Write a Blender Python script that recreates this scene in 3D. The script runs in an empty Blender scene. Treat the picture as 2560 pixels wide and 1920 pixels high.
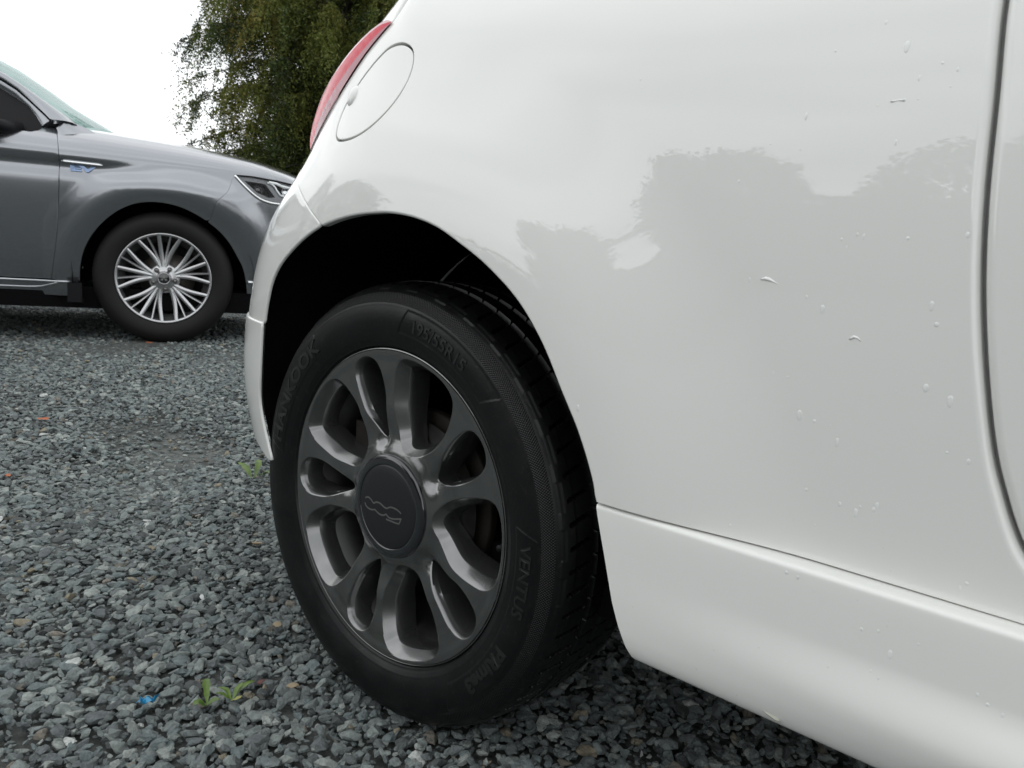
import bpy, bmesh, math, random
import numpy as np
from mathutils import Vector, Matrix
from mathutils.geometry import delaunay_2d_cdt

SC = bpy.context.scene
COL = SC.collection
PI = math.pi
random.seed(7)
RNG = np.random.default_rng(7)

# ------------------------------------------------------------------ camera
cam_d = bpy.data.cameras.new('camera')
cam = bpy.data.objects.new('camera', cam_d)
COL.objects.link(cam)
SC.camera = cam
CAM = np.array([0.753, -0.640, 0.616])
_yaw, _pitch, _roll = math.radians(40.851), math.radians(-9.163), math.radians(3.817)
_f = np.array([-math.sin(_yaw) * math.cos(_pitch), math.cos(_yaw) * math.cos(_pitch), math.sin(_pitch)])
_r = np.array([math.cos(_yaw), math.sin(_yaw), 0.0])
_u = np.cross(_r, _f)
_r2 = math.cos(_roll) * _r + math.sin(_roll) * _u
_u2 = -math.sin(_roll) * _r + math.cos(_roll) * _u
cam.matrix_world = Matrix(((_r2[0], _u2[0], -_f[0], CAM[0]), (_r2[1], _u2[1], -_f[1], CAM[1]),
                           (_r2[2], _u2[2], -_f[2], CAM[2]), (0, 0, 0, 1)))
cam_d.sensor_width = 36.0
cam_d.lens = 36.0 * 1954.4 / 2560.0
cam_d.clip_start = 0.02
cam_d.clip_end = 2000
cam_d.dof.use_dof = True
cam_d.dof.focus_distance = 0.95
cam_d.dof.aperture_fstop = 20.0

# ------------------------------------------------------------------ sky and sun
SUN_EL, SUN_AZ = 52.0, 235.0          # an overcast day: the sun only brightens one side of the cloud
w = bpy.data.worlds.new('World')
SC.world = w
w.use_nodes = True
nt = w.node_tree
nt.nodes.clear()
out = nt.nodes.new('ShaderNodeOutputWorld')
bg = nt.nodes.new('ShaderNodeBackground')
sky = nt.nodes.new('ShaderNodeTexSky')
sky.sky_type = 'NISHITA'
sky.sun_disc = False
sky.sun_elevation = math.radians(SUN_EL)
sky.sun_rotation = math.radians(SUN_AZ)
tc = nt.nodes.new('ShaderNodeTexCoord')
mp = nt.nodes.new('ShaderNodeMapping')
mp.inputs['Scale'].default_value = (1.3, 1.3, 5.0)
nz = nt.nodes.new('ShaderNodeTexNoise')
nz.inputs['Scale'].default_value = 1.6
nz.inputs['Detail'].default_value = 7
nz.inputs['Roughness'].default_value = 0.5
nz.inputs['Distortion'].default_value = 0.4
cr = nt.nodes.new('ShaderNodeValToRGB')
cr.color_ramp.interpolation = 'EASE'
cr.color_ramp.elements[0].position = 0.22
cr.color_ramp.elements[0].color = (10.0, 10.5, 10.8, 1)
cr.color_ramp.elements[1].position = 0.80
cr.color_ramp.elements[1].color = (18.6, 18.9, 19.0, 1)
hs = nt.nodes.new('ShaderNodeHueSaturation')
hs.inputs['Saturation'].default_value = 0.25
mx = nt.nodes.new('ShaderNodeMix')
mx.data_type = 'RGBA'
mx.inputs['Factor'].default_value = 0.9        # nine tenths of the blue is behind cloud
L = nt.links.new
L(tc.outputs['Generated'], mp.inputs['Vector'])
L(mp.outputs['Vector'], nz.inputs['Vector'])
L(nz.outputs['Fac'], cr.inputs['Fac'])
L(sky.outputs['Color'], hs.inputs['Color'])
L(hs.outputs['Color'], mx.inputs[6])
L(cr.outputs['Color'], mx.inputs[7])
L(mx.outputs[2], bg.inputs['Color'])
bg.inputs['Strength'].default_value = 0.10
L(bg.outputs['Background'], out.inputs['Surface'])

sun_d = bpy.data.lights.new('sun', 'SUN')
sun_d.energy = 0.5
sun_d.angle = math.radians(130)
sun_d.color = (1.0, 0.98, 0.95)
sun = bpy.data.objects.new('sun', sun_d)
COL.objects.link(sun)
_az = math.radians(SUN_AZ)
_sd = Vector((math.sin(_az) * math.cos(math.radians(SUN_EL)), math.cos(_az) * math.cos(math.radians(SUN_EL)), math.sin(math.radians(SUN_EL))))
sun.rotation_euler = _sd.to_track_quat('Z', 'Y').to_euler()

vs = SC.view_settings
vs.view_transform = 'Standard'
vs.look = 'None'
vs.gamma = 1.0
vs.exposure = 0.0
vs.use_curve_mapping = False

# ------------------------------------------------------------------ object helpers
def tag(o, label=None, cat=None, group=None, kind=None):
    if label: o['label'] = label
    if cat: o['category'] = cat
    if group: o['group'] = group
    if kind: o['kind'] = kind
    return o

def empty(name, parent=None, loc=(0, 0, 0), rz=0.0):
    o = bpy.data.objects.new(name, None)
    o.empty_display_size = 0.2
    COL.objects.link(o)
    o.location = loc
    o.rotation_euler = (0, 0, rz)
    if parent: o.parent = parent
    return o

def mesh_obj(name, V, F, mat, parent=None, smooth=True, normals=None):
    me = bpy.data.meshes.new(name)
    me.from_pydata([tuple(map(float, v)) for v in V], [], [tuple(int(i) for i in f) for f in F])
    me.materials.append(mat)
    me.polygons.foreach_set('use_smooth', [bool(smooth)] * len(me.polygons))
    me.update()
    if normals is not None:
        n = np.array(normals, float)
        n /= np.maximum(np.linalg.norm(n, axis=1, keepdims=True), 1e-9)
        me.normals_split_custom_set_from_vertices([tuple(x) for x in n])
    o = bpy.data.objects.new(name, me)
    COL.objects.link(o)
    if parent: o.parent = parent
    return o

def copy_tree(o, parent=None):
    c = o.copy()
    COL.objects.link(c)
    c.parent = parent
    for ch in list(o.children):
        copy_tree(ch, c)
    return c

class MB:
    """collects simple shapes into one mesh"""
    def __init__(s): s.V, s.F = [], []
    def add(s, V, F):
        b = len(s.V); s.V += [tuple(map(float, v)) for v in V]; s.F += [tuple(i + b for i in f) for f in F]; return s
    def grid(s, P, closed_u=False, closed_v=False, flip=False):
        nu, nv = len(P), len(P[0]); V = [p for r in P for p in r]; F = []
        for i in range(nu if closed_u else nu - 1):
            for j in range(nv if closed_v else nv - 1):
                a, b, c, d = i * nv + j, ((i + 1) % nu) * nv + j, ((i + 1) % nu) * nv + (j + 1) % nv, i * nv + (j + 1) % nv
                F.append((a, d, c, b) if flip else (a, b, c, d))
        return s.add(V, F)
    def box(s, c, h, R=None):
        c = np.array(c, float); V = []
        for x in (-1, 1):
            for y in (-1, 1):
                for z in (-1, 1):
                    p = np.array([x * h[0], y * h[1], z * h[2]])
                    V.append(c + (R @ p if R is not None else p))
        return s.add(V, [(0, 1, 3, 2), (4, 6, 7, 5), (0, 4, 5, 1), (2, 3, 7, 6), (0, 2, 6, 4), (1, 5, 7, 3)])
    def tube(s, pts, rad, n=8, caps=True):
        pts = [np.array(p, float) for p in pts]; rings = []
        if not hasattr(rad, '__len__'): rad = [rad] * len(pts)
        up = None
        for i, p in enumerate(pts):
            d = pts[min(i + 1, len(pts) - 1)] - pts[max(i - 1, 0)]
            d /= max(np.linalg.norm(d), 1e-9)
            if up is None:
                up = np.array([0, 0, 1.0]) if abs(d[2]) < .9 else np.array([1.0, 0, 0])
            a = np.cross(d, up); a /= max(np.linalg.norm(a), 1e-9); up = np.cross(a, d)
            rings.append([p + rad[i] * (math.cos(t) * a + math.sin(t) * up) for t in np.linspace(0, 2 * PI, n, endpoint=False)])
        b = len(s.V)
        s.grid(rings, closed_v=True)
        if caps:
            s.F.append(tuple(b + j for j in range(n))); s.F.append(tuple(b + (len(pts) - 1) * n + j for j in reversed(range(n))))
        return s
    def lathe(s, prof, n=64, axis_c=(0, 0, 0), closed=False):
        """profile of (r, y); turned about the Y axis"""
        P = [[(axis_c[0] + r * math.sin(t), axis_c[1] + y, axis_c[2] + r * math.cos(t)) for r, y in prof] for t in np.linspace(0, 2 * PI, n, endpoint=False)]
        return s.grid(P, closed_u=True, closed_v=closed)
    def build(s, name, mat, parent=None, smooth=False, auto=None):
        o = mesh_obj(name, s.V, s.F, mat, parent, smooth)
        if auto is not None:
            o.data.set_sharp_from_angle(angle=math.radians(auto))
        return o

# ------------------------------------------------------------------ materials
def newmat(name):
    m = bpy.data.materials.new(name); m.use_nodes = True
    nt = m.node_tree
    return m, nt, nt.nodes['Principled BSDF']

def setp(b, **k):
    names = dict(base='Base Color', rough='Roughness', metal='Metallic', spec='Specular IOR Level', coat='Coat Weight', coatr='Coat Roughness',
                 trans='Transmission Weight', ior='IOR', alpha='Alpha', sub='Subsurface Weight', sheen='Sheen Weight', coatior='Coat IOR')
    for a, v in k.items():
        i = b.inputs[names[a]]
        i.default_value = (*v, 1) if a == 'base' else v

def noise_bump(nt, b, scale, strength, dist=0.001, coord='Object', detail=4):
    t = nt.nodes.new('ShaderNodeTexCoord'); n = nt.nodes.new('ShaderNodeTexNoise'); bp = nt.nodes.new('ShaderNodeBump')
    n.inputs['Scale'].default_value = scale; n.inputs['Detail'].default_value = detail
    bp.inputs['Strength'].default_value = strength; bp.inputs['Distance'].default_value = dist
    nt.links.new(t.outputs[coord], n.inputs['Vector']); nt.links.new(n.outputs['Fac'], bp.inputs['Height'])
    nt.links.new(bp.outputs['Normal'], b.inputs['Normal'])
    return n, bp

def simple(name, base, rough=.5, **k):
    m, nt, b = newmat(name); setp(b, base=base, rough=rough, **k); return m

def vary(nt, b, c1, c2, scale, lo=.35, hi=.65, detail=5):
    t = nt.nodes.new('ShaderNodeTexCoord'); n = nt.nodes.new('ShaderNodeTexNoise'); r = nt.nodes.new('ShaderNodeValToRGB')
    n.inputs['Scale'].default_value = scale; n.inputs['Detail'].default_value = detail
    r.color_ramp.elements[0].position = lo; r.color_ramp.elements[1].position = hi
    r.color_ramp.elements[0].color = (*c1, 1); r.color_ramp.elements[1].color = (*c2, 1)
    nt.links.new(t.outputs['Object'], n.inputs['Vector']); nt.links.new(n.outputs['Fac'], r.inputs['Fac'])
    nt.links.new(r.outputs['Color'], b.inputs['Base Color'])

M = {}
m, nt, b = newmat('white_paint'); setp(b, rough=.5, spec=.3, coat=1.0, coatr=.0, coatior=1.68)
vary(nt, b, (.765, .768, .742), (.795, .795, .768), 2.2)
# faint orange peel in the lacquer only
t = nt.nodes.new('ShaderNodeTexCoord'); n = nt.nodes.new('ShaderNodeTexNoise'); bp = nt.nodes.new('ShaderNodeBump')
n.inputs['Scale'].default_value = 160; bp.inputs['Strength'].default_value = .008; bp.inputs['Distance'].default_value = .001
nt.links.new(t.outputs['Object'], n.inputs['Vector']); nt.links.new(n.outputs['Fac'], bp.inputs['Height']); nt.links.new(bp.outputs['Normal'], b.inputs['Coat Normal'])
# a thin road film and fine splash specks low on the body
sx = nt.nodes.new('ShaderNodeSeparateXYZ'); nt.links.new(t.outputs['Object'], sx.inputs[0])
lo = nt.nodes.new('ShaderNodeMapRange'); lo.inputs[1].default_value = .52; lo.inputs[2].default_value = .22; lo.inputs[3].default_value = 0; lo.inputs[4].default_value = 1; nt.links.new(sx.outputs[2], lo.inputs[0])
n5 = nt.nodes.new('ShaderNodeTexNoise'); n5.inputs['Scale'].default_value = 9; n5.inputs['Detail'].default_value = 8; nt.links.new(t.outputs['Object'], n5.inputs['Vector'])
n6 = nt.nodes.new('ShaderNodeTexVoronoi'); n6.inputs['Scale'].default_value = 130; nt.links.new(t.outputs['Object'], n6.inputs['Vector'])
sp_ = nt.nodes.new('ShaderNodeMapRange'); sp_.inputs[1].default_value = .13; sp_.inputs[2].default_value = .07; sp_.inputs[3].default_value = 0; sp_.inputs[4].default_value = .22; nt.links.new(n6.outputs['Distance'], sp_.inputs[0])
cs = nt.nodes.new('ShaderNodeSeparateColor'); nt.links.new(n6.outputs['Color'], cs.inputs[0]); gt = nt.nodes.new('ShaderNodeMath'); gt.operation = 'GREATER_THAN'; gt.inputs[1].default_value = .86; nt.links.new(cs.outputs[0], gt.inputs[0])
m1 = nt.nodes.new('ShaderNodeMath'); m1.operation = 'MULTIPLY'; nt.links.new(sp_.outputs[0], m1.inputs[0]); nt.links.new(gt.outputs[0], m1.inputs[1])
m2 = nt.nodes.new('ShaderNodeMath'); m2.operation = 'MULTIPLY_ADD'; m2.inputs[1].default_value = .14; nt.links.new(n5.outputs['Fac'], m2.inputs[0]); nt.links.new(m1.outputs[0], m2.inputs[2])
m3 = nt.nodes.new('ShaderNodeMath'); m3.operation = 'MULTIPLY'; nt.links.new(m2.outputs[0], m3.inputs[0]); nt.links.new(lo.outputs[0], m3.inputs[1])
src = b.inputs['Base Color'].links[0].from_socket; mc = nt.nodes.new('ShaderNodeMix'); mc.data_type = 'RGBA'; mc.inputs[7].default_value = (.33, .31, .26, 1)
nt.links.new(m3.outputs[0], mc.inputs['Factor']); nt.links.new(src, mc.inputs[6]); nt.links.new(mc.outputs[2], b.inputs['Base Color'])
M['white'] = m
M['white_skirt'] = m.copy(); M['white_skirt'].name = 'white_painted_plastic'; setp(M['white_skirt'].node_tree.nodes['Principled BSDF'], coatr=.16, coatior=1.5)
# grey metallic paint: flake layer under lacquer
m, nt, b = newmat('grey_metallic_paint'); setp(b, base=(.285, .296, .318), metal=.92, rough=.23, coat=1.0, coatr=.02)
t = nt.nodes.new('ShaderNodeTexCoord'); n = nt.nodes.new('ShaderNodeTexNoise'); bp = nt.nodes.new('ShaderNodeBump')
n.inputs['Scale'].default_value = 900; bp.inputs['Strength'].default_value = .06; bp.inputs['Distance'].default_value = .001
nt.links.new(t.outputs['Object'], n.inputs['Vector']); nt.links.new(n.outputs['Fac'], bp.inputs['Height']); nt.links.new(bp.outputs['Normal'], b.inputs['Normal'])
M['grey'] = m
m, nt, b = newmat('alloy_dark'); setp(b, metal=.88, rough=.23, coat=.6, coatr=.06); noise_bump(nt, b, 1400, .07, .0005); vary(nt, b, (.165, .166, .166), (.205, .206, .206), 26); M['alloy'] = m
m, nt, b = newmat('alloy_silver'); setp(b, base=(.50, .50, .51), metal=.9, rough=.3, coat=.3); M['silver'] = m
m, nt, b = newmat('barrel_metal'); setp(b, base=(.16, .16, .16), metal=.8, rough=.45); vary(nt, b, (.018, .017, .016), (.07, .07, .069), 14); M['barrel'] = m
m, nt, b = newmat('brake_iron'); setp(b, metal=.5, rough=.6); vary(nt, b, (.010, .008, .006), (.026, .021, .017), 30); M['brake'] = m
m, nt, b = newmat('liner'); setp(b, base=(.004, .004, .0045), rough=.9, spec=.08); noise_bump(nt, b, 60, .5, .003); M['liner'] = m
M['black_plastic'] = simple('black_plastic', (.008, .008, .009), .5, spec=.18)
M['cap'] = simple('cap_satin', (.009, .010, .012), .42)
M['cap_gloss'] = simple('cap_gloss', (.010, .011, .014), .10, coat=1.0)
M['emblem'] = simple('emblem_metal', (.20, .195, .19), .4, metal=.7)
M['chrome'] = simple('chrome', (.78, .79, .80), .12, metal=1.0)
M['trim'] = simple('satin_trim', (.55, .56, .58), .3, metal=.9)
M['blue'] = simple('blue_chrome', (.24, .33, .52), .3, metal=.6, coat=.5)
m, nt, b = newmat('tyre_lettering'); setp(b, base=(.007, .007, .007), rough=.5); M['letter'] = m
m, nt, b = newmat('windscreen_glass'); 
tr_ = nt.nodes.new('ShaderNodeBsdfTransparent'); gl_ = nt.nodes.new('ShaderNodeBsdfGlossy'); gl_.inputs['Roughness'].default_value = .01
lw_ = nt.nodes.new('ShaderNodeLayerWeight'); lw_.inputs['Blend'].default_value = .5; fr_ = nt.nodes.new('ShaderNodeMath'); fr_.operation = 'POWER'; fr_.inputs[1].default_value = 4.0; nt.links.new(lw_.outputs['Facing'], fr_.inputs[0]); f2_ = nt.nodes.new('ShaderNodeMath'); f2_.operation = 'MULTIPLY_ADD'; f2_.inputs[1].default_value = .45; f2_.inputs[2].default_value = .03; nt.links.new(fr_.outputs[0], f2_.inputs[0]); fr_ = f2_; mx_ = nt.nodes.new('ShaderNodeMixShader')
tr_.inputs['Color'].default_value = (.50, .62, .60, 1)
nt.links.new(fr_.outputs[0], mx_.inputs[0]); nt.links.new(tr_.outputs[0], mx_.inputs[1]); nt.links.new(gl_.outputs[0], mx_.inputs[2]); nt.links.new(mx_.outputs[0], nt.nodes['Material Output'].inputs['Surface'])
M['screen'] = m
m, nt, b = newmat('dark_glass'); setp(b, base=(.012, .014, .015), rough=.03, spec=.6, coat=1.0); M['darkglass'] = m
m, nt, b = newmat('lamp_glass'); setp(b, base=(.9, .92, .93), rough=.02, trans=1.0, ior=1.25); M['lampglass'] = m
m, nt, b = newmat('lens_red'); setp(b, base=(.60, .018, .050), rough=.35, coat=.3, coatr=.05, spec=.15); noise_bump(nt, b, 260, .03, .0008, detail=1); M['red'] = m
m, nt, b = newmat('lens_edge'); setp(b, base=(.33, .06, .10), rough=.25, coat=.6); M['rededge'] = m
m, nt, b = newmat('lens_pink'); setp(b, base=(.36, .035, .065), rough=.22, coat=.5); M['redpale'] = m
m, nt, b = newmat('rain_water'); setp(b, base=(.80, .805, .79), rough=.25, spec=.5, coat=1.0, coatr=.0, coatior=1.33)      # a drop on white paint shows the paint under it
M['water'] = m
M['primer'] = simple('white_primer', (.66, .66, .65), .6)

# ------------------------------------------------------------------ splines, polygons, trimmed panels
# the white car's side as a surface over (distance along, height)
def spline(xs,ys):
    xs=np.array(xs,float);ys=np.array(ys,float);n=len(xs);h=np.diff(xs)
    A=np.zeros((n,n));b=np.zeros(n);A[0,0]=A[-1,-1]=1
    for i in range(1,n-1):
        A[i,i-1]=h[i-1];A[i,i]=2*(h[i-1]+h[i]);A[i,i+1]=h[i]
        b[i]=6*((ys[i+1]-ys[i])/h[i]-(ys[i]-ys[i-1])/h[i-1])
    M=np.linalg.solve(A,b)
    def f(x):
        x=np.asarray(x,float);i=np.clip(np.searchsorted(xs,x)-1,0,n-2)
        t=np.clip(x,xs[0],xs[-1]);hh=h[i];a=(xs[i+1]-t)/hh;c=(t-xs[i])/hh
        v=a*ys[i]+c*ys[i+1]+((a**3-a)*M[i]+(c**3-c)*M[i+1])*hh*hh/6
        lo=(ys[1]-ys[0])/h[0]-h[0]*(2*M[0]+M[1])/6; hi=(ys[-1]-ys[-2])/h[-1]+h[-1]*(M[-2]+2*M[-1])/6
        return v+np.where(x<xs[0],(x-xs[0])*lo,0)+np.where(x>xs[-1],(x-xs[-1])*hi,0)
    return f

ZK=[.20,.38,.46,.54,.60,.66,.74,.82,.90]
AF=spline(ZK,[0.6148,0.6971,0.6933,0.672,0.6543,0.6184,0.54,0.4941,0.4216])
NF=spline([.2,.54,.66,.74,.82,.92],[2.8264,3.0446,2.7834,2.5008,2.4,2.2])
YS=spline([.15,.30,.42,.52,.62,.70,.78,.86,.94,1.0],[-.008,-.015,-.021,-.026,-.029,-.027,-.019,-.001,.033,.065])
X0=.0237;BH=.80;BL=.62
def flare(x,z):
    r=np.hypot(x,z-.286); t=np.clip((r-.385)/(.565-.385),0,1)
    return .020*(1-t*t*(3-2*t))
def body_surf(s,z):
    s=np.asarray(s,float);z=np.asarray(z,float)
    phi=np.clip((X0-s)/BL,0,np.pi/2+.0); sn,cs=np.sin(phi),np.cos(phi)
    zc=np.clip(z,.2,.95);nn=NF(zc);A=AF(zc)
    rho=(np.abs(sn)**nn+np.abs(cs)**nn)**(-1/nn)
    x=np.where(s>X0,s,X0-A*rho*sn)
    y=YS(z)+np.where(s>X0,0,BH-BH*rho*cs)+.035*np.clip(s-1.0,0,9)**2
    y=y-flare(x,z)*np.clip(1.2-phi,0,1)
    P=np.stack([x,y,z*np.ones_like(x)],-1)
    return P

# the grey car's side, shoulder and bonnet over (distance along, girth height), in its own axes
ZT=spline([-1.0,-.3,0,.36,.65,.85,1.0],[1.215,1.175,1.158,1.118,1.062,1.0,.93])
ZC=spline([-1.5,-.2,.2,.5,.8,1.0],[1.005,1.0,.995,.98,.93,.88])
SO=spline([.15,.24,.34,.50,.70,.90,1.0],[-.095,-.07,-.048,-.018,.014,.034,.032])
GS0=.25;GA=.78;GB=.90;GL=.70;GN=2.5
def sstep(a,b,x):
    t=np.clip((x-a)/(b-a),0,1);return t*t*(3-2*t)
def suv_surf(s,h):
    s=np.asarray(s,float);h=np.asarray(h,float)
    zc=ZC(s);zt=ZT(s)
    low=np.minimum(h,zc)
    o=SO(low)
    # crease: bulge at crease, undercut below, fading forward
    fade=1-sstep(-.45,.12,s)
    d=zc-low
    o=o+fade*.018*np.exp(-(d/.03)**2)-fade*.010*np.exp(-((d-.065)/.035)**2)
    # arch flare
    r=np.hypot(s,low-.35); o=o+.022*sstep(.40,.535,r)*(1-sstep(.545,.68,r))*(s>-.62)
    o=o-sstep(-.5,-.05,s)*.030*sstep(.84,1.0,low)
    a=np.clip((h-zc)/.42,0,1)*np.pi/2
    W=.36
    o=o-W*(1-np.cos(a))
    z=np.where(h<zc,h,zc+(zt-zc)*np.sin(a))
    flat=np.clip(h-zc-.42,0,2)
    o=o-flat; z=z+.10*flat-.09*flat**2
    phi=np.clip((s-GS0)/GL,0,np.pi/2);sn,cs=np.sin(phi),np.cos(phi);rho=(sn**GN+np.abs(cs)**GN)**(-1/GN)
    S2=np.where(s<GS0,s,GS0+GA*rho*sn*(1-.12*np.clip(h-.75,0,1)/.5*sn))
    o=-GB+(o+GB)*np.where(s<GS0,1,rho*cs)
    return np.stack([S2,-o*np.ones_like(S2),z*np.ones_like(S2)],-1)  # local car coords: x fwd, y left(-outward), z

def resample(P, step, closed=True):
    P = np.array(P, float)
    Q = np.vstack([P, P[:1]]) if closed else P
    d = np.linalg.norm(np.diff(Q, axis=0), axis=1); c = np.concatenate([[0], np.cumsum(d)])
    n = max(3, int(round(c[-1] / step))); t = np.linspace(0, c[-1], n, endpoint=not closed)
    return np.stack([np.interp(t, c, Q[:, 0]), np.interp(t, c, Q[:, 1])], 1)

def smooth_line(P, step=.006):
    """Catmull-Rom through open point list, evenly resampled"""
    P = np.array(P, float); P = np.vstack([2 * P[0] - P[1], P, 2 * P[-1] - P[-2]]); out = []
    for i in range(1, len(P) - 2):
        p0, p1, p2, p3 = P[i - 1], P[i], P[i + 1], P[i + 2]
        # centripetal knots keep the line free of loops
        t0 = 0; t1 = t0 + max(np.linalg.norm(p1 - p0), 1e-6) ** .5; t2 = t1 + max(np.linalg.norm(p2 - p1), 1e-6) ** .5; t3 = t2 + max(np.linalg.norm(p3 - p2), 1e-6) ** .5
        for t in np.linspace(t1, t2, 14, endpoint=False):
            A1 = (t1 - t) / (t1 - t0) * p0 + (t - t0) / (t1 - t0) * p1; A2 = (t2 - t) / (t2 - t1) * p1 + (t - t1) / (t2 - t1) * p2; A3 = (t3 - t) / (t3 - t2) * p2 + (t - t2) / (t3 - t2) * p3
            B1 = (t2 - t) / (t2 - t0) * A1 + (t - t0) / (t2 - t0) * A2; B2 = (t3 - t) / (t3 - t1) * A2 + (t - t1) / (t3 - t1) * A3
            out.append((t2 - t) / (t2 - t1) * B1 + (t - t1) / (t2 - t1) * B2)
    out.append(P[-2])
    return resample(np.array(out), step, closed=False)

def smooth_loop(P, step=.004):
    P = [tuple(p) for p in P]
    Q = smooth_line(P[-3:] + P + P[:3], step)
    # cut the overlap at the nearest return to the start
    P0 = np.array(P[0]); i0 = np.linalg.norm(Q[:len(Q) // 2] - P0, axis=1).argmin(); i1 = len(Q) // 2 + np.linalg.norm(Q[len(Q) // 2:] - P0, axis=1).argmin()
    return resample(Q[i0:i1], step)

def in_poly(X, Y, P):
    c = np.zeros(X.shape, bool); n = len(P)
    for i in range(n):
        x1, y1 = P[i]; x2, y2 = P[(i + 1) % n]
        if y1 == y2: continue
        k = ((y1 > Y) != (y2 > Y)) & (X < (x2 - x1) * (Y - y1) / (y2 - y1) + x1)
        c ^= k
    return c

def area(P):
    x, y = P[:, 0], P[:, 1]
    return .5 * np.sum(x * np.roll(y, -1) - np.roll(x, -1) * y)

def seg_dist(X, Y, P):
    D = np.full(X.shape, 9.0)
    for i in range(len(P)):
        a = P[i]; b = P[(i + 1) % len(P)]; d = b - a; L2 = max(d @ d, 1e-12)
        t = np.clip(((X - a[0]) * d[0] + (Y - a[1]) * d[1]) / L2, 0, 1)
        D = np.minimum(D, np.hypot(X - a[0] - t * d[0], Y - a[1] - t * d[1]))
    return D

def surf_n(f, s, z, e=1e-3):
    n = np.cross(f(s + e, z) - f(s - e, z), f(s, z + e) - f(s, z - e))
    return n / np.maximum(np.linalg.norm(n, axis=-1, keepdims=True), 1e-12)

def panel(name, outer, mat, parent, f, holes=(), step=.02, bstep=.008, r=.003, depth=.014, off=None, mirror=None, resamp=True):
    """a pressed sheet: the region inside OUTER and outside HOLES of the surface f, its edges rolled inwards by radius r"""
    loops = [np.array(outer, float)] + [np.array(h, float) for h in holes]
    if resamp: loops = [resample(l, bstep) for l in loops]
    loops = [l if (area(l) > 0) == (i == 0) else l[::-1] for i, l in enumerate(loops)]
    lo, hi = loops[0].min(0), loops[0].max(0)
    gx, gy = np.meshgrid(np.arange(lo[0], hi[0], step), np.arange(lo[1], hi[1], step)); gx = gx.copy(); gx[1::2] += step / 2
    gx, gy = gx.ravel(), gy.ravel()
    k = in_poly(gx, gy, loops[0])
    for h in loops[1:]: k &= ~in_poly(gx, gy, h)
    D = np.full(gx.shape, 9.0); D[~k] = 0
    for l in loops: D[k] = np.minimum(D[k], seg_dist(gx[k], gy[k], l))
    k &= D > min(step * .5, bstep * .9)
    pts = np.vstack(loops + [np.stack([gx[k], gy[k]], 1)]); edges = []; b = 0
    for l in loops:
        n = len(l); edges += [(b + i, b + (i + 1) % n) for i in range(n)]; b += n
    vs_, _, fs_, *_ = delaunay_2d_cdt([Vector(p) for p in pts], edges, [], 0, 1e-7)
    P2 = np.array([tuple(v) for v in vs_]); fs_ = np.array([tuple(t) for t in fs_])
    c = P2[fs_].mean(1); k = in_poly(c[:, 0], c[:, 1], loops[0])
    for h in loops[1:]: k &= ~in_poly(c[:, 0], c[:, 1], h)
    fs_ = fs_[k]
    a2 = np.cross(P2[fs_[:, 1]] - P2[fs_[:, 0]], P2[fs_[:, 2]] - P2[fs_[:, 0]]); fs_[a2 < 0] = fs_[a2 < 0][:, ::-1]
    N = surf_n(f, P2[:, 0], P2[:, 1]); P = f(P2[:, 0], P2[:, 1])
    if off is not None: P = P + N * (off(P2[:, 0], P2[:, 1]) if callable(off) else off)[..., None] if callable(off) else P + N * off
    V = list(P); NR = list(N); F = [tuple(t) for t in fs_]
    if callable(r) or r > 0:
        for l in loops:
            n = len(l)
            p = f(l[:, 0], l[:, 1]); nn = surf_n(f, l[:, 0], l[:, 1])
            if off is not None: p = p + nn * (off(l[:, 0], l[:, 1])[..., None] if callable(off) else off)
            tg = np.roll(p, -1, 0) - np.roll(p, 1, 0); tg /= np.maximum(np.linalg.norm(tg, axis=1, keepdims=True), 1e-9)
            e = np.cross(tg, nn)
            rr_ = (r(l[:, 0], l[:, 1]) if callable(r) else np.full(n, r))[:, None]
            rings = [(p, nn)]
            for a in (22.5, 45, 67.5, 90):
                a = math.radians(a); rings.append((p + e * rr_ * math.sin(a) - nn * rr_ * (1 - math.cos(a)), nn * math.cos(a) + e * math.sin(a)))
            rings.append((p + e * rr_ - nn * (rr_ + depth), e))
            b0 = len(V)
            for q, m_ in rings: V += list(q); NR += list(m_)
            for j in range(len(rings) - 1):
                for i in range(n):
                    i2 = (i + 1) % n
                    F.append((b0 + j * n + i, b0 + (j + 1) * n + i, b0 + (j + 1) * n + i2, b0 + j * n + i2))
    V = np.array(V); NR = np.array(NR)
    if mirror is not None:      # MIRROR: the y of the mirror plane; 'both' halves in one mesh
        V2 = V.copy(); V2[:, 1] = 2 * mirror - V2[:, 1]; N2 = NR.copy(); N2[:, 1] *= -1
        n = len(V); F = F + [tuple(i + n for i in reversed(t)) for t in F]; V = np.vstack([V, V2]); NR = np.vstack([NR, N2])
    return mesh_obj(name, V, F, mat, parent, True, NR)

def flip_copy(o, yc, name=None):
    """the same pressing for the far side of the car"""
    me = o.data.copy(); n = len(me.vertices); co = np.empty(n * 3); me.vertices.foreach_get('co', co); co = co.reshape(-1, 3); co[:, 1] = 2 * yc - co[:, 1]
    V = co; F = [tuple(reversed(p.vertices)) for p in me.polygons]
    q = mesh_obj(name or o.name.split('.')[0], V, F, me.materials[0], o.parent, True)
    q.data.set_sharp_from_angle(angle=math.radians(50))
    return q

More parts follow.
